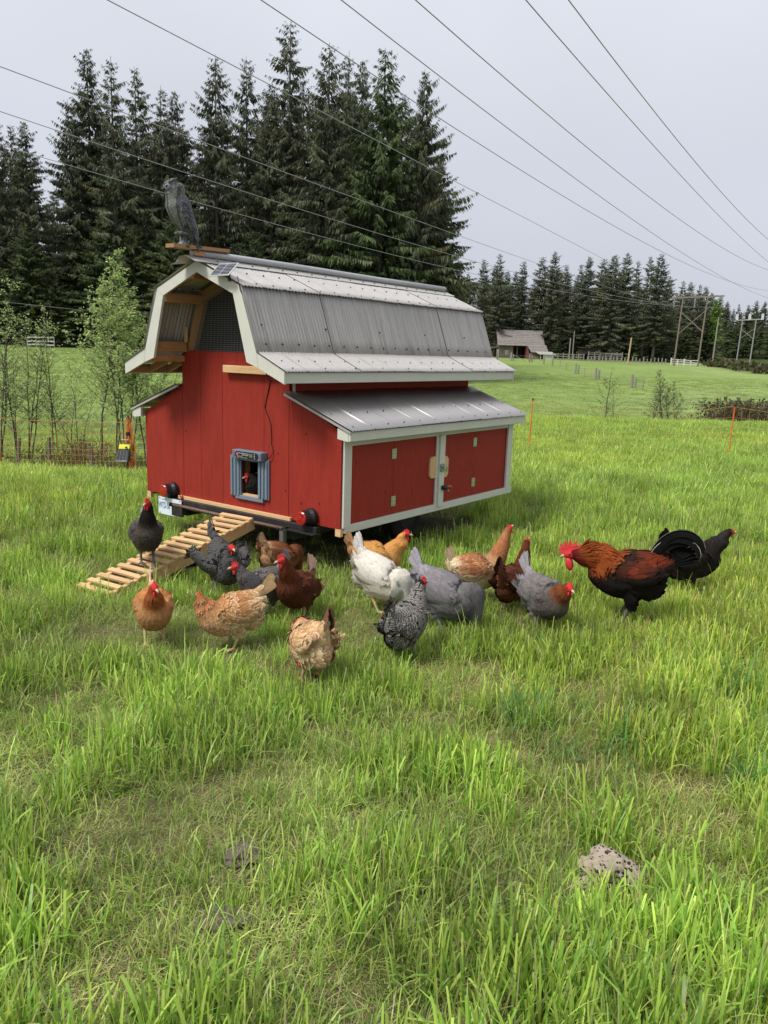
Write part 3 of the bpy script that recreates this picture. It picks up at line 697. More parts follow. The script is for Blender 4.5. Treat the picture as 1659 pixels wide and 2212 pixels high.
def petals(P, Nn, D, ln, wd, colfn, rng, rows=5, lift=.10, curl=.25, th0=.001):
    """curved feather shapes: P roots, Nn normals, D flow, ln/wd sizes; colfn(i, t)->colours"""
    n = len(P); D = D - Nn * (D * Nn).sum(1, keepdims=True); D /= np.maximum(np.linalg.norm(D, axis=1, keepdims=True), 1e-9)
    S = np.cross(Nn, D); ts = np.linspace(0, 1, rows); wp = np.interp(ts, [0, .25, .6, .85, 1], [.45, .9, 1, .75, .22])
    V = np.empty((n, rows, 3, 3)); Cc = np.empty((n, rows, 3, 3))
    for r_, (t, w) in enumerate(zip(ts, wp)):
        up = lift * t + .04 * (t > 0); 
        ctr = P + D * (ln * t)[:, None] + Nn * (th0 + ln * (lift * t - curl * .35 * t * t))[:, None]
        for j, q in enumerate((-1, 0, 1)):
            V[:, r_, j] = ctr + S * (wd * w * q * .5)[:, None] - Nn * (abs(q) * wd * .16 * w)[:, None]
            Cc[:, r_, j] = colfn(t, q)
    base = (np.arange(n) * rows * 3)[:, None]; q = []
    for r_ in range(rows - 1):
        for j in range(2):
            a = r_ * 3 + j; q.append(base + np.array([[a, a + 1, a + 4, a + 3]]))
    return V.reshape(-1, 3), np.concatenate(q), Cc.reshape(-1, 3)
def rotm(axis, a):
    return np.array(Matrix.Rotation(a, 3, axis))
c_ = lambda *v: np.array(v)
PAL = {
 'buff':     dict(back=c_(.38, .175, .065), breast=c_(.37, .19, .08), neck=c_(.32, .12, .04), tail=c_(.46, .30, .15), fluff=c_(.46, .30, .16), leg=c_(.55, .40, .22), jit=.16, pat='lace', pc=c_(.78, .58, .38)),
 'palebuff': dict(back=c_(.48, .27, .12), breast=c_(.44, .25, .11), neck=c_(.55, .28, .12), tail=c_(.50, .28, .14), fluff=c_(.66, .45, .26), leg=c_(.55, .40, .22), jit=.20, pat='lace', pc=c_(.80, .62, .42)),
 'orange':   dict(back=c_(.42, .17, .05), breast=c_(.40, .20, .085), neck=c_(.25, .065, .018), tail=c_(.62, .42, .26), fluff=c_(.46, .27, .13), leg=c_(.55, .42, .2), jit=.14, pat='lace', pc=c_(.30, .14, .055)),
 'gold':     dict(back=c_(.52, .25, .07), breast=c_(.50, .25, .08), neck=c_(.52, .24, .065), tail=c_(.44, .24, .11), fluff=c_(.46, .24, .09), leg=c_(.5, .4, .3), jit=.08, pat='plain', pc=None),
 'brown':    dict(back=c_(.075, .022, .010), breast=c_(.06, .018, .008), neck=c_(.085, .022, .008), tail=c_(.30, .17, .11), fluff=c_(.08, .03, .014), leg=c_(.45, .33, .15), jit=.25, pat='speck', pc=c_(.55, .42, .32)),
 'brownb':   dict(back=c_(.17, .058, .022), breast=c_(.16, .06, .025), neck=c_(.14, .04, .016), tail=c_(.40, .26, .15), fluff=c_(.34, .19, .10), leg=c_(.45, .33, .15), jit=.22, pat='lace', pc=c_(.26, .12, .06)),
 'darkbrown': dict(back=c_(.085, .026, .014), breast=c_(.075, .024, .012), neck=c_(.095, .022, .010), tail=c_(.10, .035, .02), fluff=c_(.11, .038, .018), leg=c_(.45, .33, .15), jit=.25, pat='lace', pc=c_(.16, .06, .03)),
 'cream':    dict(back=c_(.28, .10, .04), breast=c_(.46, .28, .14), neck=c_(.32, .12, .045), tail=c_(.62, .46, .28), fluff=c_(.62, .46, .28), leg=c_(.5, .4, .3), jit=.14, pat='lace', pc=c_(.55, .36, .2)),
 'white':    dict(back=c_(.61, .58, .51), breast=c_(.60, .55, .46), neck=c_(.63, .61, .56), tail=c_(.58, .56, .52), fluff=c_(.54, .49, .39), leg=c_(.6, .45, .2), jit=.03, pat='plain', pc=None),
 'lavender': dict(back=c_(.20, .185, .195), breast=c_(.13, .12, .12), neck=c_(.13, .12, .125), tail=c_(.36, .34, .375), fluff=c_(.20, .19, .20), leg=c_(.2, .2, .2), jit=.12, pat='lace', pc=c_(.15, .14, .15)),
 'grey':     dict(back=c_(.10, .09, .085), breast=c_(.062, .052, .044), neck=c_(.013, .010, .008), tail=c_(.27, .25, .25), fluff=c_(.12, .11, .105), leg=c_(.13, .12, .12), jit=.16, pat='lace', pc=c_(.04, .036, .034)),
 'copperneck': dict(back=c_(.17, .155, .15), breast=c_(.095, .08, .07), neck=c_(.16, .045, .013), tail=c_(.30, .285, .30), fluff=c_(.20, .19, .19), leg=c_(.16, .15, .16), jit=.14, pat='lace', pc=c_(.09, .08, .08)),
 'barred':   dict(back=c_(.014, .013, .013), breast=c_(.017, .016, .016), neck=c_(.018, .017, .017), tail=c_(.014, .013, .013), fluff=c_(.03, .028, .026), leg=c_(.3, .28, .2), jit=.2, pat='bar', pc=c_(.37, .345, .31)),
 'darkbar':  dict(back=c_(.013, .012, .013), breast=c_(.010, .009, .010), neck=c_(.03, .03, .034), tail=c_(.022, .02, .02), fluff=c_(.02, .018, .018), leg=c_(.28, .26, .22), jit=.25, pat='bar', pc=c_(.14, .135, .13)),
 'greybar':  dict(back=c_(.075, .064, .062), breast=c_(.045, .04, .04), neck=c_(.06, .05, .048), tail=c_(.27, .25, .25), fluff=c_(.085, .075, .075), leg=c_(.28, .26, .22), jit=.2, pat='bar', pc=c_(.17, .155, .155)),
 'black':    dict(back=c_(.017, .012, .010), breast=c_(.010, .008, .007), neck=c_(.018, .014, .013), tail=c_(.010, .008, .008), fluff=c_(.02, .016, .014), leg=c_(.06, .055, .05), jit=.25, pat='lace', pc=c_(.045, .036, .03)),
 'rooster':  dict(back=c_(.12, .022, .008), breast=c_(.005, .004, .004), neck=c_(.20, .045, .010), tail=c_(.004, .004, .004), fluff=c_(.012, .009, .008), leg=c_(.12, .11, .12), jit=.22, pat='plain', pc=None),
}
BODY = [(-.185, .285, .012, .016), (-.155, .268, .042, .052), (-.10, .238, .073, .088), (-.04, .214, .092, .103), (.03, .206, .095, .102), (.083, .222, .080, .088)]
def bird(name, label, cat, foot, heading, pal='buff', scale=1.0, pitch=0, head=(.165, .405), hy=0.0, hdir=0, tail=(48, .13, .5), wing=0.0, comb=1.0, roos=False, group='hens in the flock', seed=1, legs=((.0, .05), (.02, -.05)), neckbend=.5, turn=0.0, wings=True, tailwhite=None, density=1.0, plumcol=None, lift=0.0):
    rng = np.random.default_rng(seed); pl = PAL[pal]
    yaw = A0 + R(heading)
    root = thing(name, (foot[0], foot[1], foot[2]), label, cat, yaw, group)
    K = scale
    B = np.array(BODY); B = B.copy()
    B[:, 1] += lift - .006; B[:, 2] *= 1.03; B[:, 3] *= 1.10
    hip = np.array([-.02, 0, .17 + lift]); Pm = rotm('Y', R(pitch))
    bp = np.stack([B[:, 0], np.zeros(len(B)), B[:, 1]], 1); bp = (bp - hip) @ Pm.T + hip
    nb = (np.array([.118, 0, .262 + lift]) - hip) @ Pm.T + hip
    H = np.array([head[0], hy, head[1]]); hd = np.array([math.cos(R(hdir)) * math.cos(turn), math.cos(R(hdir)) * math.sin(turn), math.sin(R(hdir))])
    m1_ = nb * .62 + H * .38 + np.array([.02 * neckbend, 0, .01]); m2_ = nb * .28 + H * .72 + np.array([.004, 0, .0]) - hd * .004
    pts = np.vstack([bp, nb, m1_, m2_, H, H + hd * .024, H + hd * .042])
    ry = np.concatenate([B[:, 2], [.060, .041, .029, .0215, .0175, .008]]); rz = np.concatenate([B[:, 3], [.064, .046, .034, .0225, .0185, .009]])
    if roos: ry[7] *= 1.15; rz[7] *= 1.2; rz[6] *= 1.15; rz[8] *= 1.2; ry[8] *= 1.15
    A = catmull(np.hstack([pts, ry[:, None], rz[:, None]]), 5); C = A[:, :3]; RY, RZ = np.maximum(A[:, 3], .004), np.maximum(A[:, 4], .004)
    side = np.tile(np.array([0, 1.0, 0]), (len(C), 1))
    u = np.linspace(0, 1, len(C)); u_neck = 6 / 11; u_head = 9 / 11
    mb = MB(); loft(mb, C, RY, RZ, side, 16)
    rotb = rotm('Y', R(pitch))
    tb = lambda p: (np.array(p, float) + np.array([0, 0, lift]) - hip) @ Pm.T + hip
    ellipsoid(mb, tb((-.090, 0, .168)), (.086, .076, .080), rotb)          # downy rear
    ellipsoid(mb, tb((.025, 0, .160)), (.095, .078, .072), rotb)
    for s_ in (-1, 1):
        if wing:
            ellipsoid(mb, tb((-.01, .112 * s_, .205)), (.120, .032, .080), rotb @ rotm('Z', R(-20 * s_)) @ rotm('X', R(-30 * s_))); ellipsoid(mb, tb((.03, .085 * s_, .225)), (.07, .04, .05), rotb)
        if wings and not wing:
            ellipsoid(mb, tb((-.035, .078 * s_, .222)), (.118, .028, .055), rotb @ rotm('Y', R(-12)) @ rotm('X', R(8 * s_)))
            ellipsoid(mb, tb((-.125, .055 * s_, .240)), (.065, .016, .028), rotb @ rotm('Y', R(-4)))
    # tail: a laterally flattened wedge of body under the tail feathers
    ta = R(tail[0] - pitch); t0 = tb((-.16, 0, .268)); td = np.array([-math.cos(ta), 0, math.sin(ta)]); tl = tail[1]
    Tc = np.array([t0 - td * .05 + td * tl * q for q in (0, .25, .55, .8)]); loft(mb, Tc, np.array([.045, .036, .024, .010]), np.array([.05, .048, .038, .016]), np.tile([0, 1.0, 0], (4, 1)), 10)
    # legs and feet
    for i, s_ in enumerate((1, -1)):
        fx, fy = legs[i]; hipj = tb((-.025, .042 * s_, .165)); foot_ = np.array([fx, fy, .008]); knee = np.array([hipj[0] * .5 + fx * .5 - .018, fy * .7 + hipj[1] * .3, .088])
        mb.tube([hipj, hipj * .5 + knee * .5 + [0, 0, .0], knee], [.046, .034, .014], 10); mb.tube([knee, knee * .3 + foot_ * .7, foot_ + [0, 0, .006]], [.012, .0085, .0085], 8)
        for a in (-32, 0, 32): mb.tube([foot_ + [0, 0, .004], foot_ + [.026 * math.cos(R(a)), .026 * math.sin(R(a)), .006], foot_ + [.052 * math.cos(R(a)), .052 * math.sin(R(a)), .0]], [.0085, .007, .0045], 7)
        mb.tube([foot_ + [0, 0, .004], foot_ + [-.028, 0, .001]], [.008, .004], 6)
    V, Nn, q4, t3 = remeshed(mb, .0052, 5)
    # regions
    d2 = ((V[:, None, :] - C[None]) ** 2).sum(2); near = d2.argmin(1); uu = u[near]
    legm = (V[:, 2] < .105) & (np.minimum(np.hypot(V[:, 0] - legs[0][0], V[:, 1] - legs[0][1]), np.hypot(V[:, 0] - legs[1][0], V[:, 1] - legs[1][1])) < .075) & (uu < .8)
    bodyinv = (V - hip) @ Pm + hip - np.array([0, 0, lift])      # un-pitched coordinates
    def plum(bi, uu_, rnd):
        w_neck = np.clip((uu_ - u_neck + .02) / .07, 0, 1)[:, None]
        w_low = np.clip((.215 - bi[:, 2]) / .05, 0, 1)[:, None]
        w_rear = np.clip((-.09 - bi[:, 0]) / .05, 0, 1)[:, None]; w_br = np.clip((bi[:, 0] - .02) / .06, 0, 1)[:, None]
        c = pl['back'][None] * np.ones((len(bi), 1))
        if roos:                        # copper hackle, black breast, dark shoulders
            w_sad = np.clip((bi[:, 2] - .235) / .02, 0, 1)[:, None] * np.clip((-.02 - bi[:, 0]) / .04, 0, 1)[:, None]
            c = c_(.020, .010, .007)[None] * (1 - w_sad) + pl['back'] * w_sad
            sh = np.clip(1 - np.abs(bi[:, 0] + .02) / .07, 0, 1)[:, None] * np.clip(1 - np.abs(bi[:, 2] - .235) / .05, 0, 1)[:, None]
            c = c * (1 - sh) + c_(.16, .03, .012) * sh
            blk = np.clip((.215 - bi[:, 2]) / .02, 0, 1)[:, None]; c = c * (1 - blk) + pl['fluff'] * blk
            wn = np.clip((uu_ - u_neck + .10) / .07, 0, 1)[:, None] * np.clip((bi[:, 2] - (.19)) / .04, 0, 1)[:, None]
            dk = np.clip((uu_ - .70) / .1, 0, 1)[:, None]
            c = c * (1 - wn) + (pl['neck'] * (1 - dk) + c_(.09, .008, .008) * dk) * wn
            return c
        c = c * (1 - w_low) + pl['fluff'] * w_low
        c = c * (1 - w_br) + (pl['breast'] * w_br)
        c = c * (1 - w_rear) + (pl['tail'] * .6 + pl['fluff'] * .4) * w_rear
        c = c * (1 - w_neck) + pl['neck'] * w_neck
        return c
    colb = plum(bodyinv, uu, None) * .85
    face = (uu > .83) & (((V - (H + hd * .012)) * np.array([1, 1, 1]) ** 2).dot(hd) > -.012)
    fz = (V - H) @ hd; facem = (uu > .8) & (fz > .0)
    skin = c_(.50, .035, .035)
    if pal == 'black': facem &= (fz > .014)
    colb[facem] = skin; colb[legm] = pl['leg']
    bme = fast_mesh('body', V * K, quads=q4, tris=t3, col=colb, mats=[M_FEA], smooth=True)
    new_obj('body', bme, root)
    # feathers over the surface
    ok = (~legm) & (uu < .805)
    cand = np.where(ok)[0]; rng.shuffle(cand)
    cell = {}; keep = []
    for i in cand:
        bi = bodyinv[i]
        sp_ = .0085 if uu[i] > .62 else (.0125 if bi[0] > .0 else .0155); sp_ /= density
        k_ = tuple((V[i] / sp_).astype(int)); 
        if k_ in cell: continue
        cell[k_] = 1; keep.append(i)
    keep = np.array(keep); P = V[keep]; nn = Nn[keep]; ub = uu[keep]; bi = bodyinv[keep]
    T = np.gradient(C, axis=0); T /= np.linalg.norm(T, axis=1, keepdims=True)
    flow = -T[near[keep]]
    low = np.clip((.17 - bi[:, 2]) / .06, 0, 1)[:, None]; flow = flow * (1 - .6 * low) + np.array([-.3, 0, -1]) * low * .6
    tailz = np.clip((-.15 - bi[:, 0]) / .02, 0, 1)[:, None]; flow = flow * (1 - tailz) + td * tailz
    flow = flow + rng.normal(0, .06, flow.shape)
    ln = np.where(ub > .62, .030, np.where(bi[:, 0] > .04, .030, .040)) * rng.uniform(.8, 1.2, len(P))
    wd = np.where(ub > .62, .011, np.where(bi[:, 0] > .04, .020, .026)) * rng.uniform(.85, 1.15, len(P))
    wingm = (np.abs(bi[:, 1]) > .068) & (bi[:, 2] > .19) & (bi[:, 2] < .27) & (bi[:, 0] < .06) & (bi[:, 0] > -.19)
    ln = np.where(wingm & (bi[:, 0] < -.03), .075, ln); wd = np.where(wingm & (bi[:, 0] < -.03), .022, wd)
    if roos:
        hk = (ub > .52) & (bi[:, 2] > .2); ln = np.where(hk, .062, ln); wd = np.where(hk, .010, wd)
        sd_ = (bi[:, 0] < -.02) & (bi[:, 2] > .25) & ~hk; ln = np.where(sd_, .07, ln); wd = np.where(sd_, .010, wd)
    cb = plum(bi, ub, None) * (1 + rng.normal(0, pl['jit'] * .6, (len(P), 1)) + (hash_noise(P[:, 0] + P[:, 1], P[:, 2], .05, seed)[:, None] - .5) * pl['jit'] * 2.2)
    cb = np.clip(cb, .003, .9)
    if pl['pat'] == 'speck': sp_m = (rng.random(len(P)) < .05) & (bi[:, 0] < .02)
    def colfn(t, q):
        if pl['pat'] == 'lace':
            w = 1.0 if t > .9 else (.4 * abs(q) if t > .4 else 0) * .55; return cb * (1 - .75 * w) + np.clip(pl['pc'] * (cb.mean(1, keepdims=True) / max(pl['back'].mean(), .01)), 0, .9) * .75 * w
        if pl['pat'] == 'bar':
            ph = (.30 < t < .40) or (.60 < t < .72) or (.95 < t); k2 = pl['pc'] * (1 + rng.normal(0, .1, (len(P), 1))); return np.clip(k2 if ph else cb, 0, 1)
        if pl['pat'] == 'speck' and t > .55: 
            o = cb.copy(); o[sp_m] = pl['pc']; return o
        return cb * (1.08 - .16 * abs(t - .6))
    PV, PQ, PC = petals(P, nn, flow, ln, wd, colfn, rng, rows=7 if pl['pat'] == 'bar' else 5, lift=.085)
    pme = fast_mesh('plumage', PV * K, quads=PQ, col=np.clip(PC, 0, 1), mats=[M_FEA], smooth=True)
    new_obj('plumage', pme, root, kind='stuff')
    # tail feathers
    def quill(base, d, up_, length, width, col, bend=0.25, twist=0.0, name_='tail_feather', rows=9, tipw=.35, white=None):
        d = d / np.linalg.norm(d); sdir = np.cross(d, up_); sdir /= np.linalg.norm(sdir); upn = np.cross(sdir, d)
        Vv = []; Cq = []; cur = np.array(base, float); ang = 0
        for r_ in range(rows):
            t = r_ / (rows - 1); a = bend * t; dd = d * math.cos(a * 1.0) - upn * math.sin(a * 1.0)
            if r_: cur = cur + dd * length / (rows - 1)
            w_ = width * np.interp(t, [0, .15, .6, .9, 1], [.3, .8, 1, .8, tipw]) / 2
            for q in (-1, -.05, .05, 1):
                Vv.append(cur + sdir * w_ * q + upn * (-.18 * w_ * abs(q)))
                cc = col * rng.uniform(.85, 1.15)
                if pl['pat'] == 'bar' and r_ % 2: cc = pl['pc'] * .8
                if white is not None and q < 0 and rng.random() < white: cc = c_(.62, .58, .5)
                Cq.append(np.clip(cc, .003, .9))
        Vv = np.array(Vv) * K
        Fq = [(r_ * 4 + j, r_ * 4 + j + 1, r_ * 4 + j + 5, r_ * 4 + j + 4) for r_ in range(rows - 1) for j in range(3)]
        return fast_mesh(name_, Vv, quads=np.array(Fq), col=np.array(Cq), mats=[M_FEA], smooth=True)
    tc_ = pl['tail'] if tailwhite is None else c_(*tailwhite)
    upv = np.array([-td[2] * -1, 0, -td[0] * -1]); upv = np.array([td[2], 0, -td[0]])
    if not roos:
        nf = 7; VV = []
        for k in range(nf):
            for s_ in (-1, 1):
                fr = k / (nf - 1); a = ta + R(12 - 26 * fr); d = np.array([-math.cos(a), s_ * (.04 + .12 * fr) * tail[2] * 2, math.sin(a)])
                # vertical tent: vane lies in the lateral plane
                me = quill(t0 + np.array([0, .010 * s_, 0]) + td * .0, d, np.array([0, s_ * 1.0, .25]), tl * (1.05 - .25 * fr) * rng.uniform(.93, 1.05), .030, tc_ * rng.uniform(.8, 1.15), bend=.12)
                new_obj('tail_feather', me, root)
    else:
        base = t0 - td * .01
        for k in range(9):
            for s_ in (-1, 1):
                fr = k / 8; a = R(82 - 62 * fr); d = np.array([-math.cos(a), s_ * (.06 + .1 * fr), math.sin(a)])
                me = quill(base + np.array([-.01, .012 * s_, .0]), d, np.array([.6, s_ * .8, .5]), .15 * rng.uniform(.85, 1.1), .030, tc_, bend=.5)
                new_obj('tail_feather', me, root)
        for k in range(26):             # long curved sickles arching up and back over
            s_ = (-1, 1)[k % 2]; fr = k / 25; a = R(112 - 44 * fr + rng.uniform(-5, 5)); ln_ = (.335 - .13 * fr) * rng.uniform(.88, 1.05); wd_ = .030 - .008 * fr; rows = 14
            cur = base + np.array([.055 - .075 * fr, .010 * s_, .025 - .05 * fr]); out_ = .06 + .12 * rng.random(); Vv = []; Cq = []; wh = k in (0, 1) 
            for r_ in range(rows):
                t = r_ / (rows - 1); aa = a + (2.75 - .6 * fr) * t ** 1.7; dd = np.array([math.cos(aa), s_ * out_ * (1 - .5 * t), math.sin(aa)]); dd /= np.linalg.norm(dd); nrm_ = np.array([-math.sin(aa), s_ * .25, math.cos(aa)])
                if r_: cur = cur + dd * ln_ / (rows - 1)
                w_ = wd_ * np.interp(t, [0, .15, .6, .9, 1], [.5, .9, 1, .7, .1]) / 2
                for q in (-1, -.72, .05, 1):
                    Vv.append(cur + nrm_ * w_ * q + np.array([0, s_ * -.12 * w_ * abs(q), 0])); cc = tc_ * rng.uniform(.7, 1.5)
                    if (wh and q == -1) or (rng.random() < .012): cc = c_(.55, .52, .44)
                    Cq.append(cc)
            Fq = [(r_ * 4 + j, r_ * 4 + j + 1, r_ * 4 + j + 5, r_ * 4 + j + 4) for r_ in range(rows - 1) for j in range(3)]
            new_obj('sickle_feather', fast_mesh('sickle_feather', np.array(Vv) * K, quads=np.array(Fq), col=np.array(Cq), mats=[M_FEA], smooth=True), root)
    # wings held open
    if wing:
        for s_ in (-1, 1):
            for k in range(8):
                fr = k / 7; d = np.array([-.75 + .25 * fr, s_ * (.35 + .75 * fr), -.42]); me = quill(tb((-.05 - .02 * fr, (.11 + .03 * fr) * s_, .20)), d, np.array([-.2, s_ * .5, .8]), .12 - .02 * fr, .026, pl['back'] * 1.2, bend=.2)
                new_obj('wing_feather', me, root)
    # head furniture
    sdv = np.array([-math.sin(turn), math.cos(turn), 0]); upd = np.cross(hd, sdv)
    if upd[2] < 0: upd = -upd
    cs_ = (.034 if not roos else .082) * comb
    out = [(-.55, -.05), (-.62, .28), (-.36, .22), (-.30, .62), (-.12, .32), (-.02, .72), (.10, .34), (.22, .60), (.30, .24), (.42, .38), (.46, .10), (.50, -.10), (0, -.2)] if not roos else \
          [(-.62, .0), (-.78, .30), (-.50, .28), (-.56, .66), (-.26, .36), (-.20, .80), (.0, .42), (.10, .80), (.20, .40), (.38, .62), (.40, .25), (.54, .34), (.52, -.05), (0, -.2)]
    cbase = H + hd * .014 + upd * .018
    w = MB(); n = len(out); Vq = []
    for q in (-1, 1):
        for i, (a, b_) in enumerate(out): Vq.append(cbase + hd * a * cs_ + upd * b_ * cs_ * .85 + sdv * q * (.0028 if b_ < .3 else .0016) * (2 if roos else 1))
    ctr = [cbase + sdv * q * .004 + upd * .1 * cs_ for q in (-1, 1)]
    Vq = Vq + ctr; F = []
    for i in range(n):
        j = (i + 1) % n; F += [(2 * n, j, i), (2 * n + 1, n + i, n + j), (i, j, n + j, n + i)]
    w.add(np.array(Vq) * K, F); w.part('comb', M_SKIN, root, smooth=False)
    ws = (.016 if not roos else .034) * (.5 + .5 * comb)
    for s_ in (-1, 1):
        w = MB(); ellipsoid(w, (H + hd * .022 - upd * (.016 + ws * .8) + sdv * .007 * s_) * K, (ws * .55 * K, ws * .25 * K, ws * K), np.stack([hd, sdv, upd], 1), 8, 6); w.part('wattle', M_SKIN, root, smooth=True)
        w = MB(); ellipsoid(w, (H + hd * .010 + upd * .004 + sdv * .0192 * s_) * K, (.005 * K, .0028 * K, .005 * K), np.stack([hd, sdv, upd], 1), 8, 6); w.part('eye', M_EYE, root, smooth=True)
    w = MB(); bk = H + hd * .036; w.tube(np.array([bk, bk + hd * .014 - upd * .001, bk + hd * .027 - upd * .007]) * K, np.array([.0085, .0065, .0012]) * K, 8); w.tube(np.array([bk - upd * .005, bk + hd * .016 - upd * .008]) * K, np.array([.006, .0015]) * K, 6); w.part('beak', M_BEAK, root, smooth=True)
    return root
# ------------------------------------------------------------------ owl decoy
M_OWL = mat('owl_plastic', (1, 1, 1), .5, use_col=True, var=.18, scale=26, spec=.45)
M_OWLB = mat('owl_grey_plastic', (.10, .105, .105), .5, var=.3, scale=22, bump=.5, bscale=50)
OWL_LOC = (XC, -.475, Z0 + 1.968)
owl = thing('owl_decoy', OWL_LOC, 'grey moulded plastic owl standing on the board at the front end of the roof ridge', 'owl decoy', A0 + R(211)); owl.scale = (.84, .84, .83)
def build_owl():
    rng = np.random.default_rng(3)
    P = [(-.112, .018, .018, .012), (-.092, .06, .030, .026), (-.060, .12, .046, .055), (-.022, .185, .066, .082), (.018, .265, .080, .098), (.042, .335, .084, .102), (.062, .395, .070, .082), (.074, .440, .068, .074), (.080, .480, .060, .064), (.082, .510, .034, .036)]
    pts = np.array([(a, 0, b) for a, b, _, _ in P]); rr = np.array([(c, d) for _, _, c, d in P])
    A = catmull(np.hstack([pts, rr]), 5); C = A[:, :3]; side = np.tile([0, 1.0, 0], (len(C), 1))
    mb = MB(); loft(mb, C, np.maximum(A[:, 3], .008), np.maximum(A[:, 4], .008), side, 20)
    ellipsoid(mb, (.116, 0, .452), (.034, .058, .046)); ellipsoid(mb, (.10, .0, .488), (.056, .060, .026)); ellipsoid(mb, (.05, 0, .45), (.07, .066, .06))
    for s_ in (-1, 1):
        ellipsoid(mb, (.0, .070 * s_, .27), (.050, .022, .120), rotm('Y', R(24)) @ rotm('Z', 0)); ellipsoid(mb, (-.05, .045 * s_, .17), (.035, .022, .10), rotm('Y', R(26)))
    V, Nn, q, t = remeshed(mb, .0055, 3)
    d2 = ((V[:, None] - C[None]) ** 2).sum(2); near = d2.argmin(1)
    front = np.clip(Nn[:, 0] * 1.2 + Nn[:, 2] * -.3 - .15, 0, 1)[:, None] * (V[:, 2] < .38)[:, None]
    col = np.array([.07, .077, .088]) * (1 - front) + np.array([.18, .185, .16]) * front
    throat = ((V[:, 0] > .08) & (V[:, 2] < .415) & (V[:, 2] > .365))[:, None]; col = np.where(throat, np.array([.30, .30, .27]), col)
    new_obj('body', fast_mesh('body', V, quads=q, tris=t, col=col, mats=[M_OWL], smooth=True), owl)
    # moulded feathers: big on back and wings, fine rows on the breast
    cell = {}; kp = []; idx = np.arange(len(V)); rng.shuffle(idx)
    for i in idx:
        if V[i, 2] > .42 and V[i, 0] > .10: continue
        fr = Nn[i, 0] > .25
        sp_ = .0095 if fr or V[i, 2] > .40 else .0155
        k_ = tuple((V[i] / sp_).astype(int))
        if k_ in cell: continue
        cell[k_] = 1; kp.append(i)
    kp = np.array(kp); T = np.gradient(C, axis=0); T /= np.linalg.norm(T, axis=1, keepdims=True); fl = -T[near[kp]]
    fr = (Nn[kp, 0] > .25) | (V[kp, 2] > .40)
    wing = (~fr) & (V[kp, 2] < .30)
    ln = np.where(fr, .020, np.where(wing, .07, .034)); wd = np.where(fr, .013, np.where(wing, .026, .025))
    cc = np.where(fr[:, None], np.array([.17, .178, .155]), np.array([.066, .073, .084])) * rng.uniform(.8, 1.2, (len(kp), 1))
    dark = cc * .45
    strip = (np.sin(np.arctan2(V[kp, 1], V[kp, 0] + .05) * 14) > .75)[:, None] & fr[:, None]
    cc = np.where(strip, cc * .3, cc)
    def cf(t, q_): return cc * .4 if t < .55 else (cc * .8 if t < .85 else cc * 2.1)
    PV, PQ, PC = petals(V[kp], Nn[kp], fl, ln, wd, cf, rng, lift=.15, curl=.2)
    new_obj('feathers', fast_mesh('feathers', PV, quads=PQ, col=PC, mats=[M_OWL], smooth=False), owl, kind='stuff')
    for s_ in (-1, 1):
        w = MB(); w.tube([(.118, .034 * s_, .490), (.098, .046 * s_, .512), (.060, .062 * s_, .532)], [.020, .017, .003], 8); w.part('ear_tuft', M_OWLB, owl, smooth=True)
        w = MB(); ellipsoid(w, (.134, .032 * s_, .458), (.012, .030, .033), rotm('Z', R(42 * s_))); w.part('eye_disc', mat('owl_face', (.14, .148, .15), .5, var=.2, scale=40), owl, smooth=True)
        w = MB(); ellipsoid(w, (.143, .036 * s_, .464), (.008, .011, .013), rotm('Z', R(42 * s_))); w.part('eye', M_EYE, owl, smooth=True)
    w = MB(); w.tube([(.142, 0, .452), (.166, 0, .436), (.163, 0, .414)], [.014, .012, .003], 8); w.part('beak', M_BLACK, owl, smooth=True)
    w = MB()
    for s_ in (-1, 1):
        for k in range(3): ellipsoid(w, (.045 - .018 * abs(k - 1), (.028 + .014 * (k - 1)) * s_ + .0, .098), (.022, .010, .018))
    ellipsoid(w, (-.01, 0, .098), (.045, .05, .022)); w.part('feet', M_OWLB, owl, smooth=True)
    w = MB(); w.tube([(0, 0, -.012), (0, 0, .012), (-.0, 0, .045), (0, 0, .085)], [.062, .052, .026, .030], 12)
    for k in range(6):
        a = k * 1.05; w.tube([(.060 * math.cos(a), .06 * math.sin(a), -.012), (.028 * math.cos(a + .25), .028 * math.sin(a + .25), .03), (.022 * math.cos(a + .5), .022 * math.sin(a + .5), .08)], [.014, .010, .008], 6)
    w.part('rock_base', M_OWLB, owl, smooth=True)
build_owl()
# ------------------------------------------------------------------ the flock
def foot(dx, dy): p = gpt(dx, dy); return (p[0], p[1], p[2])
# hen on the ramp
tq = .63; rp_ = RT + rdn * RLEN * (1 - .34) + rn * .016 - rux * .0
bird('hen', 'dark grey hen with a brown head standing on the ramp', 'hen', tuple(RT + rdn * RLEN * .70 + rn * .016 + rux * .06), 292, 'grey', 1.06, pitch=-14, head=(.13, .435), tail=(62, .13, .45), comb=1.15, seed=11, turn=-.55, legs=((.045, .035), (-.03, -.035)), neckbend=.2)
bird('hen', 'black barred hen leaning off the ramp with its wings spread', 'hen', foot(484, 1284), 300, 'darkbar', 1.10, pitch=14, head=(.20, .34), hy=-.02, tail=(50, .16, .6), wing=1.0, comb=.55, seed=12, neckbend=.7)
bird('hen', 'grey barred hen with a red face, between the wing-spreading hen and the standing brown hen', 'hen', foot(566, 1334), 234, 'greybar', .96, pitch=0, head=(.185, .365), hdir=-4, tail=(66, .15, .5), comb=1.2, seed=13, turn=-.55, hy=-.03)
bird('hen', 'reddish brown hen with hidden head, feeding below the right tail light', 'hen', foot(606, 1258), 40, 'brownb', .92, pitch=16, head=(.165, .05), neckbend=.3, hdir=-70, tail=(72, .12, .4), comb=1, seed=14)
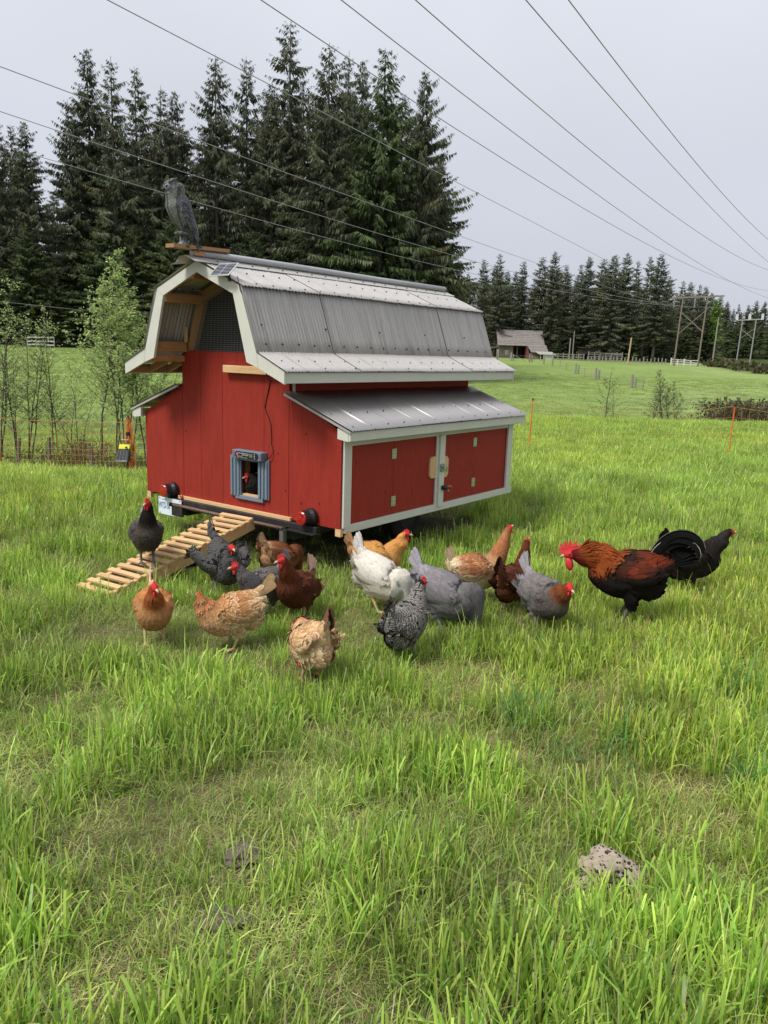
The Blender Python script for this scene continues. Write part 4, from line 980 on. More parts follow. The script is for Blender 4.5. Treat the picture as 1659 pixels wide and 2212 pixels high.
bird('hen', 'dark chestnut hen standing upright with a bright red face turned left', 'hen', foot(638, 1344), 248, 'brown', 1.0, pitch=-17, head=(.15, .425), hdir=-6, tail=(66, .16, .5), comb=1.3, seed=15, turn=-.62, tailwhite=(.62, .42, .32))
bird('hen', 'orange hen walking toward the camera just below the ramp', 'hen', foot(334, 1392), 288, 'orange', 1.0, pitch=-4, head=(.16, .375), hdir=-8, tail=(64, .15, .4), comb=1.2, seed=16, turn=.35, tailwhite=(.66, .50, .34))
bird('hen', 'buff orange hen with a raised pale tail, feeding with its head to the left', 'hen', foot(500, 1402), 200, 'buff', 1.0, pitch=10, head=(.165, .305), hdir=5, turn=-1.5, tail=(56, .145, .5), comb=.9, seed=17)
bird('hen', 'pale buff hen seen from behind, the one nearest the camera, with a dark tail', 'hen', foot(672, 1470), 118, 'palebuff', 1.0, pitch=14, head=(.17, .06), neckbend=.3, hdir=-70, tail=(66, .16, .45), comb=1, seed=18, tailwhite=(.16, .08, .045))
bird('hen', 'golden hen with raised head standing behind the white hen', 'hen', foot(812, 1268), 8, 'gold', 1.03, pitch=0, head=(.185, .365), hdir=0, tail=(62, .12, .5), comb=1.25, seed=19, neckbend=1)
bird('hen', 'white hen feeding with its tail up, in front of the golden hen', 'hen', foot(820, 1322), 332, 'white', 1.12, pitch=22, head=(.165, .05), neckbend=.3, hdir=-75, tail=(84, .13, .3), comb=1, seed=20)
bird('hen', 'large lavender grey hen feeding with its head hidden in the grass', 'hen', foot(958, 1366), 340, 'lavender', 1.17, pitch=18, head=(.16, .045), neckbend=.3, hdir=-80, tail=(74, .12, .4), comb=1, seed=21)
bird('hen', 'black and white barred hen facing away in front of the lavender hen', 'hen', foot(876, 1420), 62, 'barred', 1.0, pitch=-8, head=(.165, .38), hdir=0, tail=(70, .14, .7), comb=1.05, seed=22, turn=-.3)
bird('hen', 'cream bodied hen with a brown neck stretched high, right of the golden hen', 'hen', foot(1030, 1302), 16, 'cream', 1.08, pitch=-4, head=(.18, .455), hdir=28, tail=(64, .11, .5), comb=.65, seed=23, turn=.5)
bird('hen', 'dark brown hen facing away with its neck stretched up, left of the copper-necked grey hen', 'hen', foot(1106, 1318), 56, 'darkbrown', .98, pitch=-4, head=(.165, .435), hdir=20, tail=(52, .17, .5), comb=.7, seed=24, turn=.1)
bird('hen', 'grey hen with a copper neck facing the camera, left of the rooster', 'hen', foot(1172, 1362), 298, 'copperneck', 1.04, pitch=6, head=(.19, .315), hdir=-14, tail=(66, .15, .45), comb=1.0, seed=25, turn=-.1)
bird('rooster', 'copper and black rooster with a big red comb and arching black tail', 'rooster', foot(1342, 1345), 160, 'rooster', 1.34, lift=.035, pitch=2, head=(.25, .30), hdir=-14, tail=(62, .13, .5), comb=1.0, roos=True, seed=26, neckbend=.5, group=None)
bird('hen', 'black hen facing right behind the rooster', 'hen', foot(1492, 1278), 12, 'black', 1.16, pitch=-4, head=(.215, .375), hdir=2, tail=(56, .15, .55), comb=.25, seed=27, neckbend=1.1)
bird('hen', 'dark hen looking out through the automatic door of the coop', 'hen', (-.93, .13, Z0 + .01), 262 - 50, 'black', .85, pitch=-4, head=(.15, .30), hdir=-4, tail=(50, .12, .5), comb=1.35, seed=28)
# ------------------------------------------------------------------ conifers
M_BARK = mat('conifer_bark', (.075, .062, .052), .9, var=.3, scale=3, stretch=(3, 3, .5), bump=.4, bscale=12)
def foliage_mat(name, tr=.12):
    return mat(name, (1, 1, 1), .75, use_col=True, var=.28, scale=.55, spec=.15, trans=tr, rand=.16, hue=.012)
M_FIR = foliage_mat('conifer_needles')
def conifer(seed, H=30.0, rmax=4.2, crown0=.12, dens=1.0, sparse_top=.0, asym=0.0, base=(.052, .060, .040), tip=(.122, .134, .078)):
    rng = np.random.default_rng(seed)
    zs = []; z = crown0 * H
    while z < H * .99:
        t = (z / H - crown0) / (1 - crown0); zs.append((z, t)); z += (.66 - .22 * t) * rng.uniform(.6, 1.4) / dens
    A, B, C3, COLS = [], [], [], []
    O, Dd, Ln, Tt = [], [], [], []
    for z, t in zs:
        nb = int(rng.integers(4, 7)); a0 = rng.uniform(0, 6.28)
        prof = 1.30 * rmax * ((1 - t) ** .70) * min(1, .55 + t * 2.2)
        for k in range(nb):
            a = a0 + k * 6.283 / nb + rng.normal(0, .25); l_ = prof * rng.choice([.45, .7, .9, 1.1, 1.35]) * rng.uniform(.85, 1.15) * (1 + asym * math.cos(a)) + .25
            if rng.random() < .10: l_ *= .3
            if rng.random() < .06: l_ *= 1.3
            O.append((0, 0, z + rng.normal(0, .12))); Dd.append(a); Ln.append(l_); Tt.append(t)
    O = np.array(O); Dd = np.array(Dd); Ln = np.array(Ln); Tt = np.array(Tt)
    V = []; Q = []; Cc = []; nv = 0
    for i in range(len(O)):
        a, l_, t = Dd[i], Ln[i], Tt[i]; rad = np.array([math.cos(a), math.sin(a), 0]); sid = np.array([-math.sin(a), math.cos(a), 0])
        up0 = .45 * t - .02 + rng.normal(0, .10); drop = .36 - .22 * t
        n = max(5, int(l_ * 8.0)); s = np.sort(rng.uniform(.12, 1.0, n * 2)); sgn = np.where(np.arange(2 * n) % 2, 1, -1)
        pos = O[i] + rad * (l_ * s)[:, None] + np.array([0, 0, 1.0]) * (l_ * (up0 * s - drop * s * s + .16 * s ** 4))[:, None]
        sl = np.clip(.34 * l_ * (1.05 - s) + .25, .2, .95) * rng.uniform(.7, 1.25, 2 * n)
        dirv = rad * rng.uniform(.35, .8, 2 * n)[:, None] + sid * (sgn * rng.uniform(.35, .85, 2 * n))[:, None] + np.array([0, 0, -1.0]) * rng.uniform(.3, 1.3, 2 * n)[:, None]
        dirv /= np.linalg.norm(dirv, axis=1, keepdims=True)
        wv = np.cross(dirv, rng.normal(0, 1, (2 * n, 3))); wv /= np.linalg.norm(wv, axis=1, keepdims=True)
        wv = wv * (sl * rng.uniform(.085, .15, 2 * n))[:, None]
        p0 = pos; p1 = pos + dirv * (sl * .45)[:, None] + wv; p2 = pos + dirv * sl[:, None] + np.array([0, 0, -1]) * (sl * .12)[:, None]; p3 = pos + dirv * (sl * .5)[:, None] - wv
        V.append(np.stack([p0, p1, p2, p3], 1).reshape(-1, 3)); m = 2 * n
        Q.append(nv + np.arange(m * 4).reshape(m, 4)); nv += m * 4
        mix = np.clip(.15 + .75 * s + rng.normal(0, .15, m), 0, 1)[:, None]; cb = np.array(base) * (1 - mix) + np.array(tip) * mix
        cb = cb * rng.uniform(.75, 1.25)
        if rng.random() < .05: cb = cb * np.array([1.25, 1.0, .85])
        Cc.append(np.repeat(cb, 4, 0))
        # limb
        lp = np.stack([O[i], O[i] + rad * l_ * .5 + [0, 0, l_ * (up0 * .5 - drop * .25)], O[i] + rad * l_ * .9 + [0, 0, l_ * (up0 * .9 - drop * .81 + .1)]]); w_ = .035 * max(.3, 1 - t)
        b3 = np.concatenate([lp + sid * w_, lp - sid * w_, lp + np.array([0, 0, -w_ * 1.6])]).reshape(3, 3, 3).transpose(1, 0, 2).reshape(-1, 3)
        V.append(b3); fq = []
        for r_ in range(2):
            for j in range(3): fq.append([nv + r_ * 3 + j, nv + r_ * 3 + (j + 1) % 3, nv + r_ * 3 + 3 + (j + 1) % 3, nv + r_ * 3 + 3 + j])
        Q.append(np.array(fq)); nv += 9; Cc.append(np.tile([.06, .05, .04], (9, 1)))
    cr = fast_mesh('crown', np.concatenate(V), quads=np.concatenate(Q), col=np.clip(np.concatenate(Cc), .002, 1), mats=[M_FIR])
    tb = MB(); zz = np.linspace(-.8, H, 12); wob = np.cumsum(rng.normal(0, .04, (12, 2)), 0)
    tb.tube(np.stack([wob[:, 0], wob[:, 1], zz], 1), np.interp(zz, [-.8, 0, H * .5, H], [.48, .40, .22, .02]) * H / 32, 9)
    for k in range(14):
        zc = rng.uniform(.03, crown0 + .12) * H; a = rng.uniform(0, 6.28); l_ = rng.uniform(.5, 1.8); tb.tube([(0, 0, zc), (l_ * .5 * math.cos(a), l_ * .5 * math.sin(a), zc - .05), (l_ * math.cos(a), l_ * math.sin(a), zc - .3)], [.04, .025, .008], 4)
    return cr, tb.mesh('trunk', M_BARK, smooth=True)
TREEV = [conifer(31, 36, 4.3, .14), conifer(32, 36, 3.6, .10, asym=.2), conifer(33, 36, 5.0, .18, dens=.9), conifer(34, 36, 4.0, .26, dens=.8, asym=.3), conifer(35, 36, 5.6, .10, dens=.95, asym=.35), conifer(36, 30, 4.6, .06, base=(.045, .062, .03), tip=(.10, .13, .05))]
def plant(v, dx, topy, dist, label, group, wscale=1.0, hdist=None, rz=None, name='conifer'):
    g = gat(dx, dist); Hn = 36.0 if v < 5 else 30.0
    ptop = at(dx, topy, dist); H = ptop[2] - g[2]
    o = thing(name, tuple(g), label, 'tree', random.uniform(0, 6.28) if rz is None else rz, group)
    o.scale = (H / Hn * wscale, H / Hn * wscale, H / Hn)
    new_obj('crown', TREEV[v][0], o); new_obj('trunk', TREEV[v][1], o)
    return o
GL, GR_ = 'dark conifers of the near wood', 'conifers of the far wood behind the old barn'
near_wood = [  # variant, column, top, distance, width, label
 (0, 2, 300, 92, 1.0, 'dark conifer cut by the left edge of the picture'),
 (1, 22, 248, 90, .9, 'leftmost pointed conifer top of the near wood'),
 (3, 50, 268, 96, .85, 'narrow conifer just right of the leftmost pointed top'),
 (0, 78, 262, 90, 1.05, 'conifer with a ragged right side standing before the gap in the near wood'),
 (2, 172, 214, 92, .9, 'shorter conifer leaning out on the left flank of the tall left pair'),
 (0, 213, 104, 94, 1.0, 'left one of the two tall conifers above the owl to its left'),
 (1, 258, 122, 90, 1.05, 'right one of the two tall conifers above the owl to its left'),
 (3, 308, 144, 96, .95, 'thin conifer with see-through top just left of the owl column'),
 (1, 362, 186, 92, 1.0, 'conifer directly above the owl'),
 (0, 388, 196, 100, .9, 'conifer just right of the owl column with a blunt top'),
 (2, 471, 116, 90, .85, 'broad conifer with upswept branches crossed by the top left power line'),
 (3, 535, 122, 98, .8, 'thin conifer with bare gaps left of the tallest conifer'),
 (0, 585, 200, 92, 1.0, 'low topped conifer tucked left of the tallest conifer'),
 (3, 621, 42, 94, 1.0, 'tallest conifer of the near wood'),
 (2, 700, 90, 88, .95, 'heavy flat topped conifer right of the tallest one'),
 (1, 738, 110, 96, .9, 'pointed conifer squeezed right of the heavy flat topped one'),
 (0, 770, 128, 94, .9, 'conifer with a twiggy top left of the dark green pointed one'),
 (5, 817, 102, 88, 1.05, 'dark green pointed conifer, second tall top from the right edge of the near wood'),
 (4, 896, 146, 88, .74, 'last conifer at the right edge of the near wood, with long drooping branches'),
 (3, 935, 330, 92, 1.0, 'short conifer under the long branches at the right edge of the near wood')]
for v, dx, ty, ds, w_, lb in near_wood: plant(v, dx, ty, ds, lb, GL, w_)
k = 0
for dx in range(-60, 960, 34):
    k += 1; ty = 318 + 60 * random.random() - (80 if 170 < dx < 915 else 0) - (60 if 560 < dx < 880 else 0)
    if 95 < dx < 160: ty += 90
    plant(k % 5, dx + random.uniform(-9, 9), ty, random.uniform(98, 116), 'dark conifer in the rear rows filling the near wood', 'rear row conifers of the near wood', 1.15)
for dx in range(-30, 960, 52):
    plant(5, dx + random.uniform(-14, 14), 520 + random.uniform(-60, 60), random.uniform(87, 92), 'young conifer low along the edge of the near wood', 'young conifers along the edge of the near wood', 1.5)
far_wood = [(985, 560, 150, 1), (1003, 590, 178, 0), (1035, 558, 176, 3), (1060, 572, 180, 4), (1068, 545, 172, 1), (1088, 585, 176, 0), (1121, 562, 178, 3), (1160, 552, 176, 2), (1185, 542, 172, 0), (1210, 570, 180, 3), (1242, 568, 184, 1), (1258, 553, 176, 0), (1290, 556, 180, 2), (1312, 548, 172, 4),
            (1338, 545, 176, 0), (1362, 560, 186, 1), (1386, 552, 182, 3), (1410, 545, 172, 2), (1432, 596, 178, 0), (1462, 604, 190, 1), (1478, 608, 196, 0), (1498, 612, 186, 1), (1510, 616, 200, 2), (1560, 650, 240, 0), (1585, 655, 250, 1), (1606, 658, 235, 5), (1622, 648, 250, 5), (1640, 650, 240, 0), (1668, 640, 235, 5), (1700, 620, 240, 1)]
words = ['between the near wood and the barn', 'behind the left end of the barn roof', 'behind the right end of the barn roof', 'behind the dark open shed', 'behind the tall yellowish post', 'just left of the near power pylon', 'behind the near power pylon', 'behind the far power pylon']
for i, (dx, ty, ds, v) in enumerate(far_wood):
    zone = 0 if dx < 1070 else 1 if dx < 1125 else 2 if dx < 1215 else 3 if dx < 1300 else 4 if dx < 1400 else 5 if dx < 1450 else 6 if dx < 1540 else 7
    rank = sum(1 for q in far_wood[:i] if (0 if q[0] < 1070 else 1 if q[0] < 1125 else 2 if q[0] < 1215 else 3 if q[0] < 1300 else 4 if q[0] < 1400 else 5 if q[0] < 1450 else 6 if q[0] < 1540 else 7) == zone)
    plant(v, dx, ty, ds, '%s conifer from the left, %s' % (['first', 'second', 'third', 'fourth', 'fifth', 'sixth', 'seventh', 'eighth'][rank], words[zone]), GR_, 1.15)
for i, dx in enumerate(list(range(990, 1560, 19)) + list(range(1560, 1760, 16))):
    ty = (598 + random.uniform(-16, 26)) if dx < 1440 else 632 + random.uniform(-6, 14) if dx < 1560 else 668 + random.uniform(-8, 10)
    plant(i % 6, dx + random.uniform(-6, 6), ty, (random.uniform(192, 215) if dx < 1540 else random.uniform(255, 285)), 'conifer in the rear rows of the far wood', 'rear row conifers of the far wood', 1.3)
for i, dx in enumerate(range(995, 1760, 30)):
    plant(5, dx + random.uniform(-9, 9), 700 + random.uniform(-22, 14), (random.uniform(184, 190) if dx < 1540 else 232), 'low young conifer at the foot of the far wood', 'low young conifers of the far wood', 1.7)

# ------------------------------------------------------------------ leafy and bare saplings
M_TWIG = mat('sapling_bark', (.085, .07, .055), .85, var=.25)
M_LEAF = mat('young_leaves', (1, 1, 1), .55, use_col=True, var=.15, scale=3, trans=.35, spec=.3)
def sapling(name, label, p, h, stems, spread, leafn, leafs, leafc, seed, group=None, thick=.022, cat='tree', low=.22, upw=1.0, brl=.33):
    rng = np.random.default_rng(seed); root = thing(name, tuple(p), label, cat, 0, group)
    mb = MB(); LP = []; 
    for s_ in range(stems):
        bx_, by_ = rng.normal(0, spread * .25, 2); hh = h * (1 if s_ == 0 else rng.uniform(.62, .96)); lx, ly = rng.normal(0, spread * .35, 2)
        zz = np.linspace(0, 1, 9); pts = np.stack([bx_ + lx * zz + .02 * hh * np.cumsum(rng.normal(0, .3, 9)), by_ + ly * zz + .02 * hh * np.cumsum(rng.normal(0, .3, 9)), hh * zz], 1)
        mb.tube(pts, np.interp(zz, [0, 1], [thick * hh / 4, .003]), 5, cap=False)
        nb = int(hh * 13)
        for b_ in range(nb):
            t = rng.uniform(low, .985); a = rng.uniform(0, 6.28); base = np.array([np.interp(t, zz, pts[:, i]) for i in range(3)])
            ln = brl * hh * (1.05 - t) * rng.uniform(.5, 1.2) + .06
            d = np.array([math.cos(a), math.sin(a), rng.uniform(.45, 1.1) * upw]); d /= np.linalg.norm(d)
            s3 = np.linspace(0, 1, 5)[:, None]; bp_ = base + d * ln * s3 + np.array([0, 0, .12 * ln]) * s3 ** 2 + np.cumsum(rng.normal(0, .02 * ln, (5, 3)), 0) * s3
            mb.tube(bp_, [.007 * (1.2 - t) * hh / 4 + .002, .005 * hh / 4, .003, .002, .0015], 3, cap=False)
            for q in range(max(2, int(ln * 9))):
                tt = rng.uniform(.2, 1); c0 = np.array([np.interp(tt, s3[:, 0], bp_[:, i]) for i in range(3)]); d2 = d + rng.normal(0, .6, 3); d2 /= np.linalg.norm(d2); l2 = rng.uniform(.05, .22) * (ln + .3)
                mb.tube([c0, c0 + d2 * l2], [.0022, .0012], 3, cap=False)
                for w_ in np.linspace(.15, 1, 5): LP.append(c0 + d2 * l2 * w_)
            for w_ in rng.uniform(.15, 1, 6): LP.append(np.array([np.interp(w_, s3[:, 0], bp_[:, i]) for i in range(3)]))
    mb.part('branches', M_TWIG, root, fix=False)
    if leafn:
        LP = np.array(LP); tz = LP[:, 2] / h; wgt = np.clip(.25 + 1.4 * tz, .1, 1.2); wgt /= wgt.sum()
        sel = rng.choice(len(LP), leafn, p=wgt); P = LP[sel] + rng.normal(0, .022, (leafn, 3))
        d = rng.normal(0, 1, (leafn, 3)); d[:, 2] = np.abs(d[:, 2]) * .3; d /= np.linalg.norm(d, axis=1, keepdims=True); w_ = np.cross(d, rng.normal(0, 1, (leafn, 3))); w_ /= np.linalg.norm(w_, axis=1, keepdims=True)
        L = (leafs * rng.uniform(.6, 1.3, leafn))[:, None]
        V = np.stack([P, P + d * L * .5 + w_ * L * .33, P + d * L, P + d * L * .5 - w_ * L * .33], 1).reshape(-1, 3)
        c = np.array(leafc) * rng.uniform(.7, 1.35, (leafn, 1)) * np.array([1, 1, 1]) ; c[:, 0] *= rng.uniform(.8, 1.2, leafn)
        new_obj('leaves', fast_mesh('leaves', V, quads=np.arange(leafn * 4).reshape(-1, 4), col=np.repeat(c, 4, 0), mats=[M_LEAF]), root, kind='stuff')
    return root
def gatd(dx, dist, dz=0): g = gat(dx, dist); return (g[0], g[1], g[2] + dz)
GS = 'young alders beyond the orange net'
LC = (.40, .50, .19)
sapling('sapling', 'largest leafy young alder, standing beside the roof of the coop', gatd(236, 18.5), 4.95, 5, 1.5, 8000, .062, LC, 51, GS, low=.30, brl=.36)
sapling('sapling', 'leafy young alder just behind the energiser, right stem of the big clump', gatd(270, 18.8), 4.5, 4, 1.2, 6000, .055, LC, 52, GS, low=.3)
sapling('sapling', 'thin young alder with one straight stem left of the big clump', gatd(115, 19), 3.6, 2, .5, 800, .048, LC, 53, GS, low=.2)
sapling('sapling', 'bushy young alder second from the left edge', gatd(60, 19), 3.75, 3, .8, 1300, .048, LC, 54, GS, low=.25)
sapling('sapling', 'young alder nearest the left edge of the picture', gatd(34, 18.5), 3.7, 3, .8, 1300, .048, LC, 55, GS, low=.25)
sapling('sapling', 'low alder shoots cut by the left edge', gatd(-8, 18.5), 4.2, 3, .9, 1500, .048, LC, 56, GS, low=.25)
sapling('sapling', 'slender leaning alder shoots under the left roof eave', gatd(306, 19), 2.9, 4, 1.1, 900, .045, LC, 57, GS, low=.15)
sapling('sapling', 'sparse alder shoots between the straight stem and the big clump', gatd(165, 20), 2.7, 5, 1.2, 700, .045, LC, 58, GS, low=.15)
GB = 'bare young trees in the right field'
BC = (.13, .16, .06)
sapling('sapling', 'almost bare young tree left of the others in the right field', gatd(1324, 41), 3.05, 1, .5, 500, .06, BC, 61, GB, thick=.055, low=.08, brl=.42, upw=.8)
sapling('sapling', 'thin bare shoot just right of the leftmost bare young tree', gatd(1343, 42), 2.3, 1, .3, 60, .05, BC, 62, GB, thick=.04, low=.15)
sapling('sapling', 'dark multi-stemmed bare young tree in the middle of the right field', gatd(1430, 41), 3.0, 4, 1.1, 1300, .06, BC, 63, GB, thick=.05, low=.08, brl=.36)
sapling('sapling', 'hazy twiggy young tree right of the multi-stemmed one', gatd(1474, 42), 2.75, 6, 1.7, 2400, .06, (.20, .25, .10), 64, GB, thick=.035, low=.08, brl=.34)
sapling('sapling', 'small solitary bare shoot left of the bramble mound', gatd(1531, 41), 1.75, 1, .2, 60, .05, BC, 65, GB, thick=.05, low=.15)
sapling('sapling', 'pale green leafy tree glowing beside the near pylon', gatd(1538, 188), 14, 3, 2.6, 2600, .5, (.17, .27, .05), 66, None, thick=.02, low=.25, brl=.22)
# brambles
def brush(name, label, pts, size, n, seed, cols, stems=True, cat='bush', leaf=.05):
    rng = np.random.default_rng(seed); mb = MB(); c0 = np.mean(pts, 0); root = thing(name, tuple(c0), label, cat)
    LV = []; LC_ = []
    for p in pts:
        for k in range(n):
            b = np.array(p) - c0 + np.array([rng.normal(0, size[0] * .4), rng.normal(0, size[0] * .4), 0]); b[2] = float(hz(b[0] + c0[0], b[1] + c0[1])) - c0[2] - .03
            a = rng.uniform(0, 6.28); l_ = size[0] * rng.uniform(.3, 1); hh = size[1] * rng.uniform(.4, 1.1)
            t = np.linspace(0, 1, 6); arc = np.stack([b[0] + math.cos(a) * l_ * t, b[1] + math.sin(a) * l_ * t, b[2] + hh * (2.4 * t - 1.7 * t * t)], 1)
            mb.tube(arc, [.006, .005, .0045, .004, .003, .002], 3, cap=False, c=np.array(cols[rng.integers(0, 2)]) * rng.uniform(.7, 1.3))
            for q in range(int(7)):
                tt = rng.uniform(.15, 1); LV.append([np.interp(tt, t, arc[:, i]) for i in range(3)]); LC_.append(np.array(cols[rng.integers(1, len(cols))]) * rng.uniform(.6, 1.4))
    mb.part('canes', mat(name + '_canes', (1, 1, 1), .85, use_col=True), root, fix=False, kind='stuff')
    P = np.array(LV) + rng.normal(0, .03, (len(LV), 3)); m = len(P); d = rng.normal(0, 1, (m, 3)); d /= np.linalg.norm(d, axis=1, keepdims=True); w_ = np.cross(d, rng.normal(0, 1, (m, 3))); w_ /= np.linalg.norm(w_, axis=1, keepdims=True)
    L = (leaf * rng.uniform(.6, 1.5, m))[:, None]
    V = np.stack([P, P + d * L * .5 + w_ * L * .35, P + d * L, P + d * L * .5 - w_ * L * .35], 1).reshape(-1, 3)
    new_obj('leaves', fast_mesh('leaves', V, quads=np.arange(m * 4).reshape(-1, 4), col=np.repeat(np.clip(LC_, .002, 1), 4, 0), mats=[M_LEAF]), root, kind='stuff')
BR = [(.13, .055, .03), (.16, .09, .055), (.07, .10, .03), (.11, .15, .045), (.16, .12, .06)]
brush('bramble', 'tangle of reddish brown canes behind the left net fence', [gatd(dx, d_) for dx, d_ in ((150, 17.6), (165, 18.2), (185, 17.8), (205, 18.4), (178, 19), (140, 18.6), (222, 17.6))], (.55, .75), 26, 71, BR, leaf=.04)
brush('bramble', 'low green and brown undergrowth beside the energiser', [gatd(dx, d_) for dx, d_ in ((235, 16.4), (252, 16.8), (272, 17.2), (292, 16.8), (306, 17.4), (218, 17.2), (318, 17), (330, 18))], (.45, .45), 26, 72, [BR[2], BR[3], BR[3], BR[4]], leaf=.05)
brush('bramble', 'grassy undergrowth by the old posts at the left edge', [gatd(dx, d_) for dx, d_ in ((10, 18), (45, 18.2), (75, 18.5), (105, 18), (-20, 18))], (.45, .5), 20, 73, [BR[0], BR[2], BR[3], BR[4]], leaf=.045)
brush('bramble_mound', 'big brown and green bramble mound at the right edge of the field', [gatd(dx, d_) for dx, d_ in ((1580, 38), (1600, 38.5), (1620, 38), (1640, 38), (1665, 38.5), (1690, 38), (1600, 40), (1630, 40), (1660, 40), (1565, 38.5))], (1.1, 1.75), 60, 74, [(.12, .06, .045), (.15, .085, .06), (.085, .075, .04), (.05, .075, .025), (.07, .10, .03)], leaf=.11)
brush('bramble', 'small patch of dead canes at the foot of the leftmost bare tree', [gatd(dx, 40.5) for dx in (1314, 1325, 1334)], (.35, .18), 14, 75, BR, leaf=.05)
brush('bramble', 'low brown canes under the twiggy young trees of the right field', [gatd(dx, 40.5) for dx in (1436, 1455, 1470, 1488, 1510, 1535)], (.5, .30), 22, 76, BR, leaf=.06)
brush('hedge', 'long low brown hedge below the far pylon', [gatd(dx, d_) for dx, d_ in ((1552, 150), (1562, 148), (1574, 146), (1586, 142), (1598, 140), (1612, 137), (1626, 134), (1640, 131), (1655, 128), (1672, 126))], (2.8, 1.5), 34, 77, [(.10, .06, .045), (.12, .07, .05), (.08, .08, .03), (.06, .09, .03)], leaf=.5)

# ------------------------------------------------------------------ old barn, sheds
M_OLDW = mat('weathered_boards', (.14, .115, .10), .9, var=.25, scale=1.2, stretch=(5, 5, .4), rand=.12)
M_SHAKE = mat('old_shingles', (.20, .175, .165), .85, var=.3, scale=2.0, bump=.4, bscale=8, stain=(.13, .11, .10), stain_scale=1.0, stain_amt=.6, rand=.08)
M_OLDRED = mat('old_red_paint', (.17, .05, .035), .85, var=.25, scale=1)
bl = gat(1077, 168); br_ = gat(1172, 168); bz = min(bl[2], br_[2]) - .1
bdir = math.atan2(br_[1] - bl[1], br_[0] - bl[0])
barn = thing('old_barn', (bl[0], bl[1], bz), 'old grey barn with tall shingled roof and dark open doorway, before the far wood', 'barn', bdir)
BL = float(np.linalg.norm(br_[:2] - bl[:2])); BD = 6.5; BW = 3.0; BH = 5.75
def vboards(x0, x1, z0, z1, y, parent, m, n, name='wall_board', axis='x'):
    for k in range(n):
        a = x0 + (x1 - x0) * k / n; b_ = x0 + (x1 - x0) * (k + 1) / n - .02; mb = MB()
        if axis == 'x': mb.box(a, b_, y - .03, y, z0, z1 + random.uniform(-.03, .0))
        else: mb.box(y - .03, y, a, b_, z0, z1)
        mb.part(name, m, parent)
vboards(0, 3.0, 0, BW, 0, barn, M_OLDW, 14); vboards(5.5, BL, 0, BW, 0, barn, M_OLDRED, 6)
b = MB(); b.box(.01, 3.0, .0, .05, 0, BW); b.box(3.0, 5.5, 2.5, 2.55, 0, BW); b.box(.0, BL, BD - .05, BD, 0, BW); b.box(2.98, 3.0, .05, 2.5, 0, BW); b.box(5.5, 5.52, .05, 2.5, 0, BW); b.part('inner_wall', M_DARK, barn)
for xx in (0, BL - .05):
    b = MB(); b.prism([(0.0, 0), (BD, 0), (BD, BW), (BD / 2, BH - .1), (0.0, BW)], xx, xx + .05, axis=0); b.part('gable_wall', M_OLDW, barn)
for xx in (3.75,):
    b = MB(); b.box(xx, xx + .12, -.02, .1, 0, BW); b.part('door_post', M_OLDW, barn)
nc = 9
for sgn in (0, 1):
    for k in range(nc):
        t0_, t1_ = k / nc, (k + 1) / nc + .03; y_a, y_b = BD / 2 - (BD / 2 + .35) * t0_, BD / 2 - (BD / 2 + .35) * t1_; z_a, z_b = BH - (BH - BW + .3) * t0_, BH - (BH - BW + .3) * t1_
        if sgn: y_a, y_b = BD - y_a, BD - y_b
        b = MB(); b.hexa([(-.3, y_a, z_a), (BL + .3, y_a, z_a), (BL + .3, y_b, z_b), (-.3, y_b, z_b), (-.3, y_a, z_a + .03), (BL + .3, y_a, z_a + .03), (BL + .3, y_b, z_b + .09), (-.3, y_b, z_b + .09)]); b.part('shingle_course', M_SHAKE, barn)
b = MB(); b.box(-.3, BL + .3, BD / 2 - .12, BD / 2 + .12, BH, BH + .09); b.part('ridge_cap', M_GALV, barn)
def window(x, z, w_, h_, parent, m_=M_WHITE):
    b = MB(); b.box(x, x + w_, -.06, -.035, z, z + h_); pn = b.part('window', M_BLACK, parent)
    b = MB()
    for xx in (x, x + w_ / 2 - .03, x + w_ - .06): b.box(xx, xx + .06, -.09, -.061, z, z + h_)
    for zz in (z, z + h_ / 3 - .02, z + 2 * h_ / 3 - .02, z + h_ - .06): b.box(x + .061, x + w_ - .061, -.088, -.061, zz, zz + .05)
    b.part('frame', M_TRIM, pn)
window(1.35, .8, .62, .85, barn); window(-.32, .25, .35, 1.5, barn)
# lean-to on the right
lean = MB(); ta_ = 5.6; 
for k in range(5):
    f0, f1 = k / 5, (k + 1) / 5 + .03; ya, yb = -.3 - 3.2 * f0, -.3 - 3.2 * f1; za, zb = BW - .12 - 1.5 * f0, BW - .12 - 1.5 * f1; xs_ = .35
    b = MB(); b.hexa([(ta_ + xs_ * f0 * 1.5, ya, za), (BL + .5, ya, za), (BL + .6, yb, zb), (ta_ + xs_ * f1 * 1.5, yb, zb), (ta_ + xs_ * f0 * 1.5, ya, za + .03), (BL + .5, ya, za + .03), (BL + .6, yb, zb + .08), (ta_ + xs_ * f1 * 1.5, yb, zb + .08)]); b.part('lean_to_roof_course', M_SHAKE, barn)
b = MB(); b.prism([(-.3, 0), (-3.2, 0), (-3.2, 1.3), (-.3, 2.7)], 5.7, 5.75, axis=0); b.part('lean_to_wall', M_OLDRED, barn)
b = MB(); b.box(6.0, BL + .5, -3.25, -3.2, 0, 1.25); b.part('lean_to_front', M_OLDW, barn)
b = MB(); b.hexa([(-2.4, .1, 1.7), (.3, .1, 2.35), (.3, 2, 2.35), (-2.4, 2, 1.7), (-2.4, .1, 1.8), (.3, .1, 2.45), (.3, 2, 2.45), (-2.4, 2, 1.8)]); b.part('side_roof', M_SHAKE, barn)
b = MB(); b.box(-2.3, -2.15, .1, .25, 0, 1.7); b.part('side_post', M_OLDW, barn)
